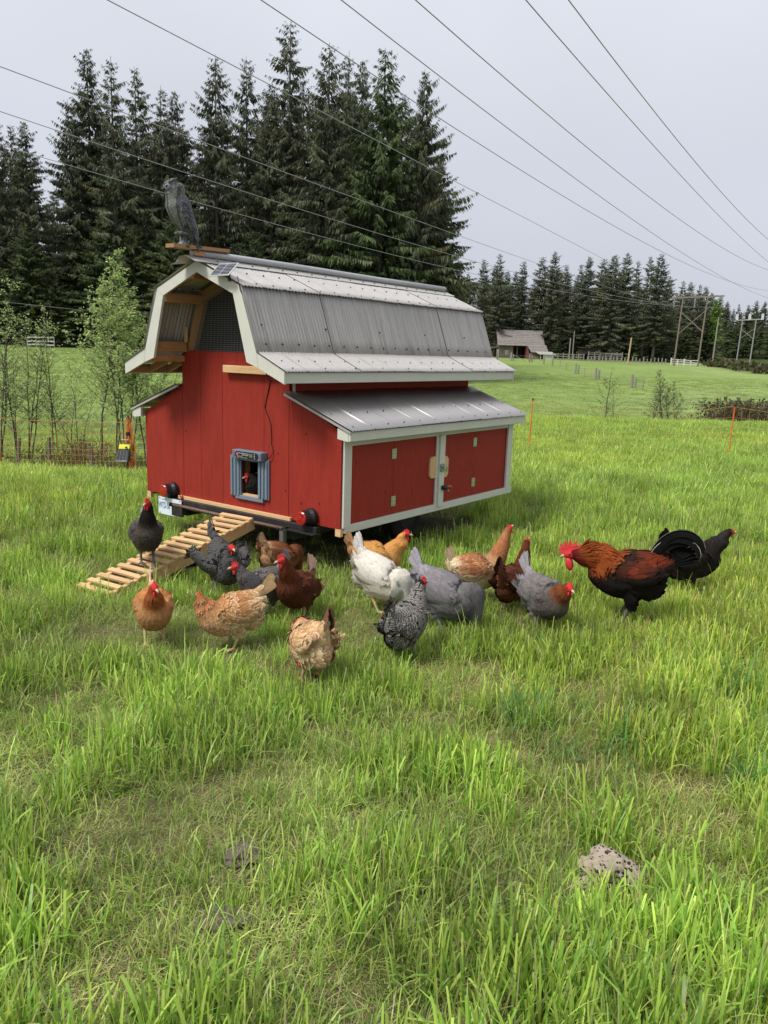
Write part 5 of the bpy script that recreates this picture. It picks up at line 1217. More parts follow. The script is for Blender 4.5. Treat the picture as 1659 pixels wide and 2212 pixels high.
b = MB(); b.hexa([(BL - 1.5, -4.6, 1.0), (BL + 1.9, -4.6, .95), (BL + 1.3, -3.3, 1.5), (BL - 2.2, -3.3, 1.5), (BL - 1.5, -4.6, 1.06), (BL + 1.9, -4.6, 1.01), (BL + 1.3, -3.3, 1.56), (BL - 2.2, -3.3, 1.56)]); b.part('low_roof', M_GALV, barn)
b = MB(); b.box(BL - .3, BL + 1.3, -4.3, -4.25, 0, 1.0); b.box(BL - 1.2, BL - 1.1, -4.3, -4.2, 0, 1.0); b.part('low_wall', M_TRIM, barn)
# dark open shed
sg = gat(1255, 170); shed = thing('open_shed', (sg[0], sg[1], sg[2] - .1), 'low dark open shed with a pale metal awning, right of the barn', 'shed', bdir)
b = MB(); b.box(0, .15, 0, .15, 0, 2.3); b.box(4, 4.15, 0, .15, 0, 2.3); b.part('post', M_OLDW, shed)
b = MB(); b.box(0, 6.5, 3, 3.1, 0, 2.6); b.box(-.0, .05, .15, 3, 0, 2.4); b.part('back_wall', M_DARK, shed)
b = MB(); b.box(-.1, 4.2, -.05, 0, 1.35, 2.55); b.part('front_panel', mat('dark_boards', (.045, .03, .028), .9), shed)
b = MB(); b.hexa([(-.3, -.4, 2.6), (4.6, -.4, 2.6), (7.4, 3.3, 1.9), (-.3, 3.3, 2.9), (-.3, -.4, 2.68), (4.6, -.4, 2.68), (7.4, 3.3, 1.98), (-.3, 3.3, 2.98)]); b.part('roof', M_DARK, shed)
b = MB(); b.hexa([(4.0, -.8, 1.62), (8.6, -.8, 1.42), (8.6, .6, 1.58), (4.0, .6, 1.78), (4.0, -.8, 1.70), (8.6, -.8, 1.50), (8.6, .6, 1.66), (4.0, .6, 1.86)]); b.part('awning', M_GALV, shed)
# ------------------------------------------------------------------ posts, fences, poles
M_GREYW = mat('grey_weathered_post', (.27, .245, .22), .9, var=.3, scale=6, stretch=(6, 6, 1), bump=.4, rand=.15)
M_OLDP = mat('old_brown_post', (.13, .105, .085), .9, var=.3, scale=9, bump=.5)
M_POLE = mat('pole_wood', (.20, .165, .13), .85, var=.2, scale=1.5, stretch=(5, 5, .5))
def post(dx, dist, h, r, label, m=M_GREYW, lean=0, group='old grey fence posts across the pasture', name='fence_post', loc=None):
    p = gat(dx, dist) if loc is None else loc; o = thing(name, tuple(p), label, 'post', random.uniform(0, 3), group); o.rotation_euler = (R(random.uniform(-2, 2)), R(lean), o.rotation_euler[2] * 0 + A0)
    mb = MB(); mb.tube([(0, 0, -.25), (0, 0, h * .5), (.01, 0, h - .02), (.01, 0, h)], [r, r * .95, r * .85, r * .7], 7); mb.part('post', m, o); return o
bracing = []
fp = [(1075, 155, 1), (1105, 148, 2), (1145, 141, 2), (1176, 134, 1), (1195, 128, 1), (1212, 126, 0), (1226, 120, 0), (1246, 112, 2), (1266, 107, 0), (1291, 100, 2), (1371, 88, 2), (1396, 84, 0)]
for i, (dx, d_, k) in enumerate(fp):
    lb = ['thin stake', 'single grey post', 'doubled grey posts'][k] + ' in the old pasture fence, %s from the barn end' % ['first', 'second', 'third', 'fourth', 'fifth', 'sixth', 'seventh', 'eighth', 'ninth', 'tenth', 'eleventh', 'twelfth'][i]
    o = post(dx, d_, 1.45 if k else 1.2, .16 if k else .05, lb)
    if k == 2: mb = MB(); mb.tube([(.42, .05, -.2), (.42, .05, 1.2)], [.13, .12], 7); mb.part('post', M_GREYW, o)
    if k == 2 and i < 3: mb = MB(); mb.beam((.3, 0, 1.1), (2.6, 0, .1), .09, .09); mb.part('brace', M_GREYW, o)
w_ = MB()
for hgt in (.5, 1.0):
    w_.tube([tuple(gat(dx, d_) + np.array([0, 0, hgt])) for dx, d_, _ in fp], .012, 4)
o = w_.part('fence_wire', M_MESHW); o['label'] = 'two thin wires of the old fence crossing the pasture toward the barn'; o['category'] = 'wire'
# rail fences in front of the wood
def rail_fence(label, a, b_, n, rails, h=1.25, m=M_GREYW, pr=.09):
    pa, pb = gat(*a), gat(*b_); o = thing('rail_fence', tuple(pa), label, 'fence'); P = [pa + (pb - pa) * k / n for k in range(n + 1)]
    for p in P: p[2] = float(hz(p[0], p[1])); 
    me = None
    for p in P:
        mb = MB(); q = p - pa; hh = h + random.uniform(-.1, .25); mb.tube([(q[0], q[1], q[2] - .2), (q[0], q[1], q[2] + hh)], pr, 6); mb.part('post', m, o)
    for k in range(n):
        for r_ in range(rails):
            z = .3 + r_ * (h - .35) / max(1, rails - 1); mb = MB(); mb.beam(P[k] - pa + [0, 0, z + random.uniform(-.06, .06)], P[k + 1] - pa + [0, 0, z + random.uniform(-.06, .06)], .06, .13); mb.part('rail', m, o)
    return o
rail_fence('weathered rail fence between the barn and the open shed', (1195, 158), (1262, 158), 6, 3)
rail_fence('taller rail fence right of the open shed', (1272, 162), (1345, 166), 6, 5, 1.7)
M_PALE = mat('pale_rail', (.58, .56, .52), .7, var=.15)
rail_fence('white rail fence beside the near power pylon', (1452, 158), (1510, 150), 4, 3, 1.1, M_PALE, .14)
rail_fence('low line of small grey posts along the foot of the far wood', (1262, 158), (1440, 160), 22, 1, 1.0, M_GREYW, .1)
rail_fence('white metal rails far left at the foot of the near wood', (60, 84), (118, 84), 3, 3, 1.1, M_PALE, .03)
post(1358, 150, 4.9, .16, 'tall yellowish post standing alone before the far wood', mat('fresh_post', (.46, .33, .19), .8, var=.15), lean=3, group=None, name='tall_post')
post(1230, 165, 4.4, .12, 'left one of two grey poles beside the barn', M_GREYW, group='poles beside the barn', name='tall_post'); post(1237, 170, 5.9, .12, 'right one of two grey poles beside the barn', M_GREYW, group='poles beside the barn', name='tall_post')
post(1541, 165, 9.4, .15, 'thin grey pole between the two power pylons', M_GREYW, lean=2.5, group=None, name='utility_pole')
post(95, 16.6, .75, .045, 'upright dark old post behind the left net, beside the thin alder', M_OLDP, group='old posts behind the left net')
post(22, 15.9, .72, .038, 'leaning grey old post near the left edge', M_OLDP, lean=6, group='old posts behind the left net')
post(190, 15.9, .6, .05, 'thick short old post behind the net, left of the energiser', M_OLDP, lean=-4, group='old posts behind the left net')
# two pylons
def pylon(dxl, dxr, dist, topy, label, insul, m):
    a, b_ = gat(dxl, dist), gat(dxr, dist * .985); o = thing('power_pylon', tuple(a), label, 'pylon'); H = at(dxl, topy, dist)[2] - a[2]
    b2 = b_ - a; n_ = np.array([b2[0], b2[1], 0]); n_ /= np.linalg.norm(n_); lean_ = n_ * .04 * H
    for q in (np.zeros(3), b2):
        mb = MB(); mb.tube([q + [0, 0, -.3], q + lean_ * .5 + [0, 0, H * .5], q + lean_ + [0, 0, H]], [.17, .15, .12], 8); mb.part('pole', m, o)
    mb = MB(); ov = 1.9 if not insul else 1.6; mb.beam(lean_ - n_ * ov + [0, 0, H - .15], b2 + lean_ + n_ * ov * (1.0 if insul else 1.45) + [0, 0, H + .05], .18, .26); mb.part('crossarm', m, o)
    for (p, q) in ((lean_ * .78 + [0, 0, H * .78], b2 + lean_ * .5 + [0, 0, H * (.5 if not insul else .56)]), (b2 + lean_ * .8 + [0, 0, H * .8], lean_ * .5 + [0, 0, H * (.47 if not insul else .56)])):
        mb = MB(); mb.beam(p, q, .09, .12 if not insul else .07); mb.part('cross_brace', m, o)
    if insul:
        for q in (lean_ - n_ * ov, lean_ + b2 * .5, b2 + lean_ + n_ * ov):
            mb = MB(); 
            for e_ in (-.18, .18): mb.tube([q + n_ * e_ + [0, 0, H - .1], q + n_ * e_ + [0, 0, H + 1.35]], .13, 6)
            mb.part('insulator', M_WHITE, o)
    else:
        for q in (lean_ - n_ * 1.5, lean_ + b2 * .5, b2 + lean_ + n_ * 2.5):
            mb = MB(); mb.tube([q + [0, 0, H - .2], q + [0, 0, H - 1.9]], .07, 6); mb.part('insulator', M_GREYP, o)
    return a, b_, H, n_, lean_
PYA = pylon(1458, 1510, 150, 641, 'near wooden H-frame power pylon with a crossed brace in the right field', False, M_POLE)
PYB = pylon(1593, 1622, 205, 690, 'far grey power pylon with three pairs of white insulators at the right edge', True, mat('grey_pole', (.30, .32, .31), .7, var=.1))
# power lines
M_WIRE = mat('power_line', (.30, .30, .31), .5, .3, var=0)
def wire(label, pts, h0, h1, farext=0.0, end=None, r=.020):
    pts = [(x / 1.507, y / 1.507) for x, y in pts]
    def hit(p, h): d = ray(*p); return CAM + d * ((h - CAM[2]) / d[2])
    A = hit(pts[0], h0); B = np.array(end) if end is not None else hit(pts[-1], h1)
    d = B - A; d[2] = 0; ln = np.linalg.norm(d); d /= ln; n_ = np.array([-d[1], d[0], 0])
    S_, Z_ = [0], [A[2]]
    for p in pts[1:(None if end is not None else -1)]:
        q = ray(*p); k_ = (A - CAM).dot(n_) / q.dot(n_); P = CAM + q * k_; S_.append((P - A).dot(d)); Z_.append(P[2])
    S_.append(ln); Z_.append(B[2]); co = np.polyfit(S_, Z_, 2, w=[3] + [1] * (len(S_) - 2) + [3])
    if co[0] < 0: co = np.polyfit(S_, Z_, 1); co = np.array([0, *co])
    ss = np.linspace(-45, ln + farext, 60); o = thing('power_line', tuple(A), label, 'wire', 0, 'power lines crossing the sky')
    mb = MB(); mb.tube([A * 0 + d * s + np.array([0, 0, np.polyval(co, s) - A[2]]) for s in ss], r, 5); mb.part('conductor', M_WIRE, o, smooth=True)
a_, b_, H_, n2_, l2_ = PYA; topL = a_ + l2_ + [0, 0, H_ - 1.9]; 
wire('power line entering at the top left corner and running down to the near pylon', [(345, 0), (849, 265), (1100, 401), (1464, 587), (1853, 780), (2000, 846)], 13, 12, end=tuple(topL - n2_ * 1.5 + [0, 0, 1.7]))
wire('power line entering near the top middle over the tallest conifer', [(849, 0), (1066, 149), (1178, 212), (1424, 381), (2000, 736), (2374, 916), (2500, 946)], 13, 13, 160)
wire('third power line from the left along the top edge', [(1109, 0), (1357, 182), (2000, 670), (2374, 916), (2500, 970)], 13, 11.5, 160)
wire('fourth power line from the left along the top edge', [(1353, 0), (1629, 245), (2000, 550), (2308, 780), (2500, 879)], 13, 13, 160)
wire('fifth power line from the left along the top edge, second from the right', [(1712, 0), (2000, 331), (2419, 780), (2500, 852)], 13, 13, 160)
wire('rightmost power line along the top edge', [(1851, 0), (2000, 196), (2500, 779)], 13, 13, 160)
wire('uppermost of the three power lines entering at the left edge', [(0, 212), (285, 325), (597, 451), (1100, 640), (1517, 786), (1729, 855), (2000, 925)], 12, 12, end=tuple(topL - n2_ * 1.5))
wire('middle one of the three power lines entering at the left edge', [(0, 361), (530, 544), (900, 663), (1497, 845), (2000, 955)], 12, 12, end=tuple(topL + (b_ - a_) * .5))
wire('lowest of the three power lines entering at the left edge, passing behind the owl', [(0, 471), (527, 627), (900, 729), (1450, 878), (2000, 971)], 12, 12, end=tuple(b_ + l2_ + n2_ * 2.5 + [0, 0, H_ - 1.9]))
pa_, pb_ = at(-40, 647, 62), at(330, 675, 84); o = thing('power_line', tuple(pa_), 'low thin wire at the far left before the near wood', 'wire', 0, None)
mb = MB(); mb.tube([pa_ * 0, (pb_ - pa_) * .5 - [0, 0, .25], pb_ - pa_], .018, 5); mb.part('conductor', M_WIRE, o)
# ------------------------------------------------------------------ orange electric netting
M_ORG = mat('orange_post', (.75, .12, .02), .5, var=.1)
M_STR = mat('orange_twine', (.66, .33, .12), .7, var=.3, scale=90)
M_YEL = mat('yellow_plastic', (.78, .74, .06), .4, var=.03)
def net(label, P, h=1.04, posts=(), sag=.03, step=.075, rows=(0, .16, .28, .39, .50, .63, .79, 1.0), seed=1, rad=.0035):
    rng = np.random.default_rng(seed); P = [np.array(p, float) for p in P]; o = thing('net_fence', tuple(P[0]), label, 'fence')
    seg = [np.linalg.norm(b - a) for a, b in zip(P[:-1], P[1:])]; tot = sum(seg); n = int(tot / step); cum = np.concatenate([[0], np.cumsum(seg)])
    s = np.linspace(0, tot, n + 1); X = np.array([np.interp(s, cum, [p[i] for p in P]) for i in range(2)]).T; 
    gz_ = hz(X[:, 0], X[:, 1]); loc = np.interp(s, cum, np.arange(len(P))); fr = loc - np.floor(loc); sg = sag * 4 * fr * (1 - fr)
    topz = np.interp(s, cum, [p[2] for p in P]) + h
    hts = []
    for r_ in rows:
        z = gz_ + (topz - gz_ - sg) * r_ + rng.normal(0, .006, len(s)) + .02
        hts.append(z); mb = MB(); mb.tube(np.stack([X[:, 0] - P[0][0], X[:, 1] - P[0][1], z - P[0][2]], 1), rad * (1.5 if r_ == 1.0 else 1), 3, cap=False); mb.part('strand', M_STR, o, fix=False)
    hts = np.array(hts); mb = MB()
    for i in range(len(s)):
        q = np.stack([X[i, 0] - P[0][0] + rng.normal(0, .007, len(rows)), X[i, 1] - P[0][1] + rng.normal(0, .007, len(rows)), hts[:, i] - P[0][2]], 1); mb.tube(q, rad * .8, 3, cap=False)
    mb.part('vertical_strings', M_STR, o, fix=False, kind='stuff')
    for (k, hh) in posts:
        p = P[k] - P[0]; mb = MB(); mb.tube([p + [0, 0, -.1], p + [.0, 0, hh * .5], p + [.015, 0, hh]], .011, 6); pp = mb.part('post', M_ORG, o)
        mb = MB(); mb.tube([p + [.015, 0, hh - .03], p + [.015, 0, hh + .015]], .017, 6); mb.part('post_cap', M_BLACK, o)
    return o
def fg(dx, dist, dz=0): g = gat(dx, dist); return (g[0], g[1], g[2] + dz)
net('left run of orange electric netting, from the rolled end to the left edge', [fg(272, 15.2), fg(140, 15.0), fg(-15, 14.7), fg(-200, 14.2)], 1.06, posts=((2, 1.08),), seed=2, rad=.0034)
net('right run of thin orange electric netting crossing the far side of the meadow', [fg(285, 16.3), fg(700, 17.2), fg(1157, 16.9), fg(1600, 16.6), fg(2100, 16.2)], 1.07, posts=((1, 1.1), (2, 1.12), (3, 1.12), (4, 1.1)), sag=.16, seed=3, rad=.0018, step=.17)
# rolled up end: posts and hanging twine
q = fg(273, 15.1); roll = thing('rolled_netting', q, 'bundle of orange posts and rolled netting standing at the end of the left net run', 'netting')
rgt3 = np.array([RGT[0], RGT[1], 0]); fw3 = np.array([FWD[0], FWD[1], 0])
for k, (a, b_) in enumerate(((-.035, -.01), (-.015, .03), (.0, .07), (.012, .05))):
    mb = MB(); mb.tube([rgt3 * b_ + [0, 0, -.1], rgt3 * (a + b_) / 2 + fw3 * .02 * k + [0, 0, .5], rgt3 * a + fw3 * .02 * k + [0, 0, 1.18 - .01 * k]], .011, 6); mb.part('post', M_ORG, roll)
mb = MB(); mb.tube([rgt3 * -.02 + [0, 0, 1.16], rgt3 * -.02 + [0, 0, 1.20]], [.05, .02], 8); mb.tube([rgt3 * -.012 + [0, 0, .82], rgt3 * -.012 + [0, 0, .88]], .045, 8); mb.tube([rgt3 * -.06 + fw3 * .05 + [0, 0, .1], rgt3 * -.05 + fw3 * .05 + [0, 0, .9]], .014, 6); mb.part('strap', M_BLACK, roll)
rng = np.random.default_rng(9)
for k, x in enumerate((-.10, -.115, -.08, .06, .09, .12, .075, .10)):
    t = np.linspace(0, 1, 8); top_ = 1.10 + rng.uniform(-.03, .03); lowz = [.1, .3, .6, .2, .25, .1, .5, .0][k]
    pts = np.stack([rgt3[0] * (x * np.sin(t * 1.5) ** .6) , rgt3[1] * (x * np.sin(t * 1.5) ** .6), top_ - (top_ - lowz) * t + .03 * np.sin(t * 3)], 1) + rng.normal(0, .006, (8, 3)); pts += fw3 * rng.uniform(-.03, .05)
    mb = MB(); mb.tube(pts, .0055, 4); mb.part('hanging_twine', M_ORG if k in (0, 3, 5) else M_STR, roll)
mb = MB(); 
for k in range(10): mb.tube([rgt3 * -.1 + [0, 0, .12 + k * .06], rgt3 * -.02 + fw3 * .02 + [0, 0, .14 + k * .06], rgt3 * .09 + [0, 0, .11 + k * .062]], .0035, 3)
mb.part('knotted_strings', M_BLACK, roll, kind='stuff')
mb = MB(); mb.bevel_box(-.012, .012, -.01, .01, .52, .66); s_ = mb.part('red_handle', M_LENS, roll); s_.location = tuple(rgt3 * .075)
# energiser
q = fg(262, 15.05); en = thing('fence_energiser', (q[0] - .0, q[1], q[2] + .33), 'yellow and black solar fence energiser hanging by the rolled netting', 'energiser', A0)
mb = MB(); mb.hexa([(-.13, -.16, 0), (.10, -.16, 0), (.10, .02, 0), (-.13, .02, 0), (-.09, -.02, .30), (.10, -.02, .30), (.10, .06, .30), (-.09, .06, .30)]); mb.part('case', M_BLACK, en)
mb = MB(); mb.hexa([(-.098, -.052, .228), (.103, -.052, .228), (.103, -.03, .228), (-.098, -.03, .228), (-.09, -.026, .315), (.103, -.026, .315), (.103, .062, .315), (-.09, .062, .315)]); mb.part('yellow_front', M_YEL, en)
mb = MB(); mb.tube([(-.05, 0, .31), (-.05, 0, .40), (.07, 0, .40), (.07, 0, .31)], .014, 6); mb.tube([(.055, -.05, .268), (.055, -.075, .262)], .022, 10); mb.part('handle', M_GREYST, en)
mb = MB()
for k in range(4): mb.beam((-.115 + k * .06, -.152 + .004, .03), (-.10 + k * .055, -.062, .21), .003, .004, up=(0, -1, .5))
mb.box(-.12, .09, -.168, -.161, .005, .035); mb.part('panel_lines', M_GREYP, en)
mb = MB(); mb.tube([(.03, -.17, .02), (.03, -.178, .02)], .010, 8); mb.part('white_knob', M_WHITE, en)
# ------------------------------------------------------------------ rock and soil clods
def lump(name, label, p, r, m, seed, cat, zo=0.3, rough=.22):
    rng = np.random.default_rng(seed); import bmesh
    b = bmesh.new(); bmesh.ops.create_icosphere(b, subdivisions=4, radius=1); off_ = rng.uniform(0, 50, 3)
    from mathutils import noise
    for v in b.verts:
        q = v.co + Vector(off_); d = noise.noise(q * 1.3) * rough * 1.6 + noise.noise(q * 3.7) * rough * .8 + noise.noise(q * 9) * rough * .35 + noise.noise(q * 22) * rough * .12
        v.co = Vector((v.co.x * r[0], v.co.y * r[1], v.co.z * r[2])) * (1 + d)
    me = bpy.data.meshes.new(name); b.to_mesh(me); b.free(); me.materials.append(m); me.polygons.foreach_set('use_smooth', [True] * len(me.polygons))
    o = new_obj(name, me, None, label, cat); o.location = (p[0], p[1], p[2] + r[2] * zo); o.rotation_euler[2] = A0; return o
def rock_mat():
    m = mat('pitted_stone', (.33, .275, .21), .85, var=.25, scale=18, bump=.5, bscale=60, stain=(.07, .06, .055), stain_scale=11, stain_amt=.95)
    n = m.node_tree.nodes; l = m.node_tree.links; b = n['Principled BSDF']; src = b.inputs['Base Color'].links[0].from_socket
    t = [x for x in n if x.type == 'TEX_COORD'][0]; vo = n.new('ShaderNodeTexVoronoi'); vo.inputs['Scale'].default_value = 70; vo.inputs['Randomness'].default_value = 1; l.new(t.outputs['Object'], vo.inputs['Vector'])
    no = n.new('ShaderNodeTexNoise'); no.inputs['Scale'].default_value = 15; l.new(t.outputs['Object'], no.inputs['Vector'])
    th = n.new('ShaderNodeMath'); th.operation = 'MULTIPLY'; th.inputs[1].default_value = .72; l.new(no.outputs[0], th.inputs[0])
    lt = n.new('ShaderNodeMath'); lt.operation = 'LESS_THAN'; l.new(vo.outputs['Distance'], lt.inputs[0]); l.new(th.outputs[0], lt.inputs[1])
    mi = n.new('ShaderNodeMix'); mi.data_type = 'RGBA'; l.new(lt.outputs[0], mi.inputs[0]); l.new(src, mi.inputs[6]); mi.inputs[7].default_value = (.02, .016, .014, 1); l.new(mi.outputs[2], b.inputs['Base Color'])
    return m
RK = gpt(1312, 1905); RM = rock_mat()
lump('pitted_rock', 'cream rock full of small dark pits lying in the grass in the right foreground', RK, (.088, .072, .066), RM, 4, 'rock', .38, .26)
rk2 = gpt(1268, 1925); lump('pitted_rock', 'small cream pitted stone leaning against the left foot of the big pitted rock', rk2, (.045, .04, .03), RM, 6, 'rock', .5)
M_SOIL = mat('dark_soil', (.12, .10, .08), .95, var=.4, scale=30, bump=.8, bscale=60)
lump('soil_clod', 'dark crumbly soil clod in the trampled straw, left foreground', gpt(528, 1862), (.06, .05, .022), M_SOIL, 8, 'soil clod', .5, .4)
lump('soil_clod', 'dark soil clod nearer the camera below the straw patch', gpt(485, 1998), (.06, .05, .02), M_SOIL, 9, 'soil clod', .5, .4)
# ------------------------------------------------------------------ grass
def grass_mat():
    m = bpy.data.materials.new('grass_blades'); m.use_nodes = True; n = m.node_tree.nodes; l = m.node_tree.links; b = n['Principled BSDF']
    b.inputs['Roughness'].default_value = .42; b.inputs['Specular IOR Level'].default_value = .45
    vc = n.new('ShaderNodeVertexColor'); vc.layer_name = 'col'; ti = n.new('ShaderNodeAttribute'); ti.attribute_type = 'INSTANCER'; ti.attribute_name = 'tint'
    mu = n.new('ShaderNodeMix'); mu.data_type = 'RGBA'; mu.blend_type = 'MULTIPLY'; mu.inputs[0].default_value = 1; l.new(vc.outputs[0], mu.inputs[6]); l.new(ti.outputs['Color'], mu.inputs[7])
    l.new(mu.outputs[2], b.inputs['Base Color']); tr = n.new('ShaderNodeBsdfTranslucent'); l.new(mu.outputs[2], tr.inputs[0])
    ms = n.new('ShaderNodeMixShader'); ms.inputs[0].default_value = .42; l.new(b.outputs[0], ms.inputs[1]); l.new(tr.outputs[0], ms.inputs[2]); l.new(ms.outputs[0], n['Material Output'].inputs[0]); return m
M_GRASS = grass_mat()
def tuft(seed, n, rad, h0, h1, w0, w1, lean, droop, cols, dry=.1, flat=0.0, seg=5, cut=.3):
    rng = np.random.default_rng(seed); r = rad * np.sqrt(rng.random(n)); a = rng.uniform(0, 2 * math.pi, n)
    root = np.stack([r * np.cos(a), r * np.sin(a), np.full(n, -.015)], 1); H = rng.uniform(h0, h1, n) * rng.uniform(.6, 1.1, n); Wd = rng.uniform(w0, w1, n)
    az = rng.uniform(0, 2 * math.pi, n); le = np.abs(rng.normal(0, lean, n)); fl = rng.random(n) < flat; le = np.where(fl, rng.uniform(1.0, 1.5, n), le)
    dr = rng.gamma(1.5, droop, n); ax = np.stack([np.cos(az), np.sin(az)], 1); sd_ = np.stack([-np.sin(az), np.cos(az)], 1); tw = rng.uniform(-1, 1, n)
    ts = np.linspace(0, 1, seg); V = np.zeros((n, seg, 2, 3)); C = np.zeros((n, seg, 2, 3)); pos = root.copy(); ang = le.copy()
    cut_ = rng.random(n) < cut; prof_p = np.interp(ts, [0, .3, .75, 1], [.7, 1, .7, .06]); prof_c = np.interp(ts, [0, .3, .8, 1], [.7, 1, .95, .8])
    wp = np.where(cut_[:, None], prof_c[None], prof_p[None]); ca = np.array(cols); ci = rng.integers(0, len(ca), n); base = ca[ci] * rng.uniform(.75, 1.25, (n, 1))
    isdry = (rng.random(n) < dry) | (fl & (rng.random(n) < .55)); dc = np.array([.48, .40, .22]) * rng.uniform(.5, 1.15, (n, 1)); base = np.where(isdry[:, None], dc, base); Wd = np.where(isdry, Wd * .6, Wd)
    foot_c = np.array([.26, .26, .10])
    for i, t in enumerate(ts):
        if i:
            st = H / (seg - 1); ang = ang + dr / (seg - 1) * (.5 + t); ang = np.minimum(ang, 2.6)
            pos = pos + np.concatenate([ax * (np.sin(ang) * st)[:, None], (np.cos(ang) * st)[:, None]], 1); pos[:, 2] = np.maximum(pos[:, 2], .004)
        w = (Wd * wp[:, i] / 2)[:, None]; s3 = np.concatenate([sd_ * np.cos(tw * t)[:, None] + ax * (np.sin(tw * t))[:, None], np.zeros((n, 1))], 1)
        V[:, i, 0] = pos - s3 * w; V[:, i, 1] = pos + s3 * w
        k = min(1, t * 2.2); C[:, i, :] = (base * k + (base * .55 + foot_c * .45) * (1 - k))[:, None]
    q = (np.arange(n) * seg * 2)[:, None, None] + (np.arange(seg - 1) * 2)[None, :, None] + np.array([0, 1, 3, 2])[None, None]
    return V.reshape(-1, 3), q.reshape(-1, 4), np.clip(C.reshape(-1, 3), .002, 1)
def weed(seed):
    rng = np.random.default_rng(seed); V = []; Q = []; C = []; nv = 0
    for k in range(9):
        a = rng.uniform(0, 6.28); l_ = rng.uniform(.03, .06); z = rng.uniform(.01, .05); d = np.array([math.cos(a), math.sin(a), 0]); s = np.array([-d[1], d[0], 0])
        for i, t in enumerate(np.linspace(0, 1, 4)):
            c = d * l_ * t + np.array([0, 0, z + .05 * t - .07 * t * t]); w = l_ * .22 * [.15, .8, 1, .25][i]; V += [c - s * w, c + s * w]
            if i < 3: Q.append([nv + i * 2, nv + i * 2 + 1, nv + i * 2 + 3, nv + i * 2 + 2])
        nv += 8; C += [np.array([.075, .16, .045]) * rng.uniform(.7, 1.3)] * 8
    return np.array(V), np.array(Q), np.array(C)
BG = [(.33, .475, .085), (.41, .53, .10), (.50, .58, .135), (.22, .36, .065)]
MG = [(.28, .41, .08), (.37, .475, .10), (.17, .29, .055), (.45, .50, .14)]
BLUEG = [(.12, .27, .08), (.15, .32, .075), (.09, .21, .06)]
YG = [(.46, .54, .13), (.36, .47, .10), (.58, .56, .26)]
specs = []
for k in range(6): specs.append(('lush', tuft(100 + k, 42, .08, .09, .205, .0035, .0080, .14, .26, BG, .12, .12, 6, .6)))
for k in range(6): specs.append(('mid', tuft(120 + k, 60, .10, .07, .17, .0026, .0058, .26, .6, MG, .26, .22, 5, .3)))
for k in range(6): specs.append(('low', tuft(140 + k, 80, .14, .05, .11, .0022, .0045, .6, .9, YG, .34, .42, 4, .2)))
for k in range(3): specs.append(('blue', tuft(160 + k, 46, .10, .14, .28, .004, .008, .4, 1.1, BLUEG, .04, .05, 6, .1)))
for k in range(4): specs.append(('straw', tuft(170 + k, 70, .15, .06, .17, .002, .0045, 1.1, .3, [(.40, .34, .17), (.48, .40, .23), (.30, .27, .12), (.22, .33, .07)], .6, .75, 4, 0)))
for k in range(4): specs.append(('tall', tuft(180 + k, 16, .10, .22, .36, .0025, .005, .2, .5, MG, .1, 0, 6, .1)))
for k in range(2): specs.append(('weed', weed(190 + k)))
for k in range(4): specs.append(('far', tuft(200 + k, 110, .26, .14, .27, .007, .012, .28, .6, BG + [(.30, .42, .09)], .07, 0, 4, .2)))
for k in range(3): specs.append(('turf', tuft(210 + k, 90, .5, .05, .13, .02, .035, .5, .6, [(.25, .37, .09), (.30, .41, .10), (.21, .32, .07), (.34, .40, .13)], .04, 0, 3, .2)))
gcol = bpy.data.collections.new('grass_tuft_sources')
kinds = {}
for i, (kd, (v, q, c)) in enumerate(specs):
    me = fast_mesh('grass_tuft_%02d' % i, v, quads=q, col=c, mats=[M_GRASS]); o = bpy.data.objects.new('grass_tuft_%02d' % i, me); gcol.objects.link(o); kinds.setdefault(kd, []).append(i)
rng = np.random.default_rng(5)
PX, PY, PI_, PS, PT, PR_ = [], [], [], [], [], []
SOILS = [(gpt(440, 1770), .26), (gpt(330, 1800), .2), (gpt(560, 1700), .2), (gpt(1290, 1640), .16), (gpt(740, 1345), .14), (gpt(930, 1460), .16), (gpt(1020, 1480), .16), (gpt(1350, 1560), .14), (gpt(1560, 1800), .14), (gpt(1450, 1700), .12), (gpt(820, 1380), .14)]
CLODS = [gpt(528, 1862)[:2], gpt(485, 1998)[:2]]
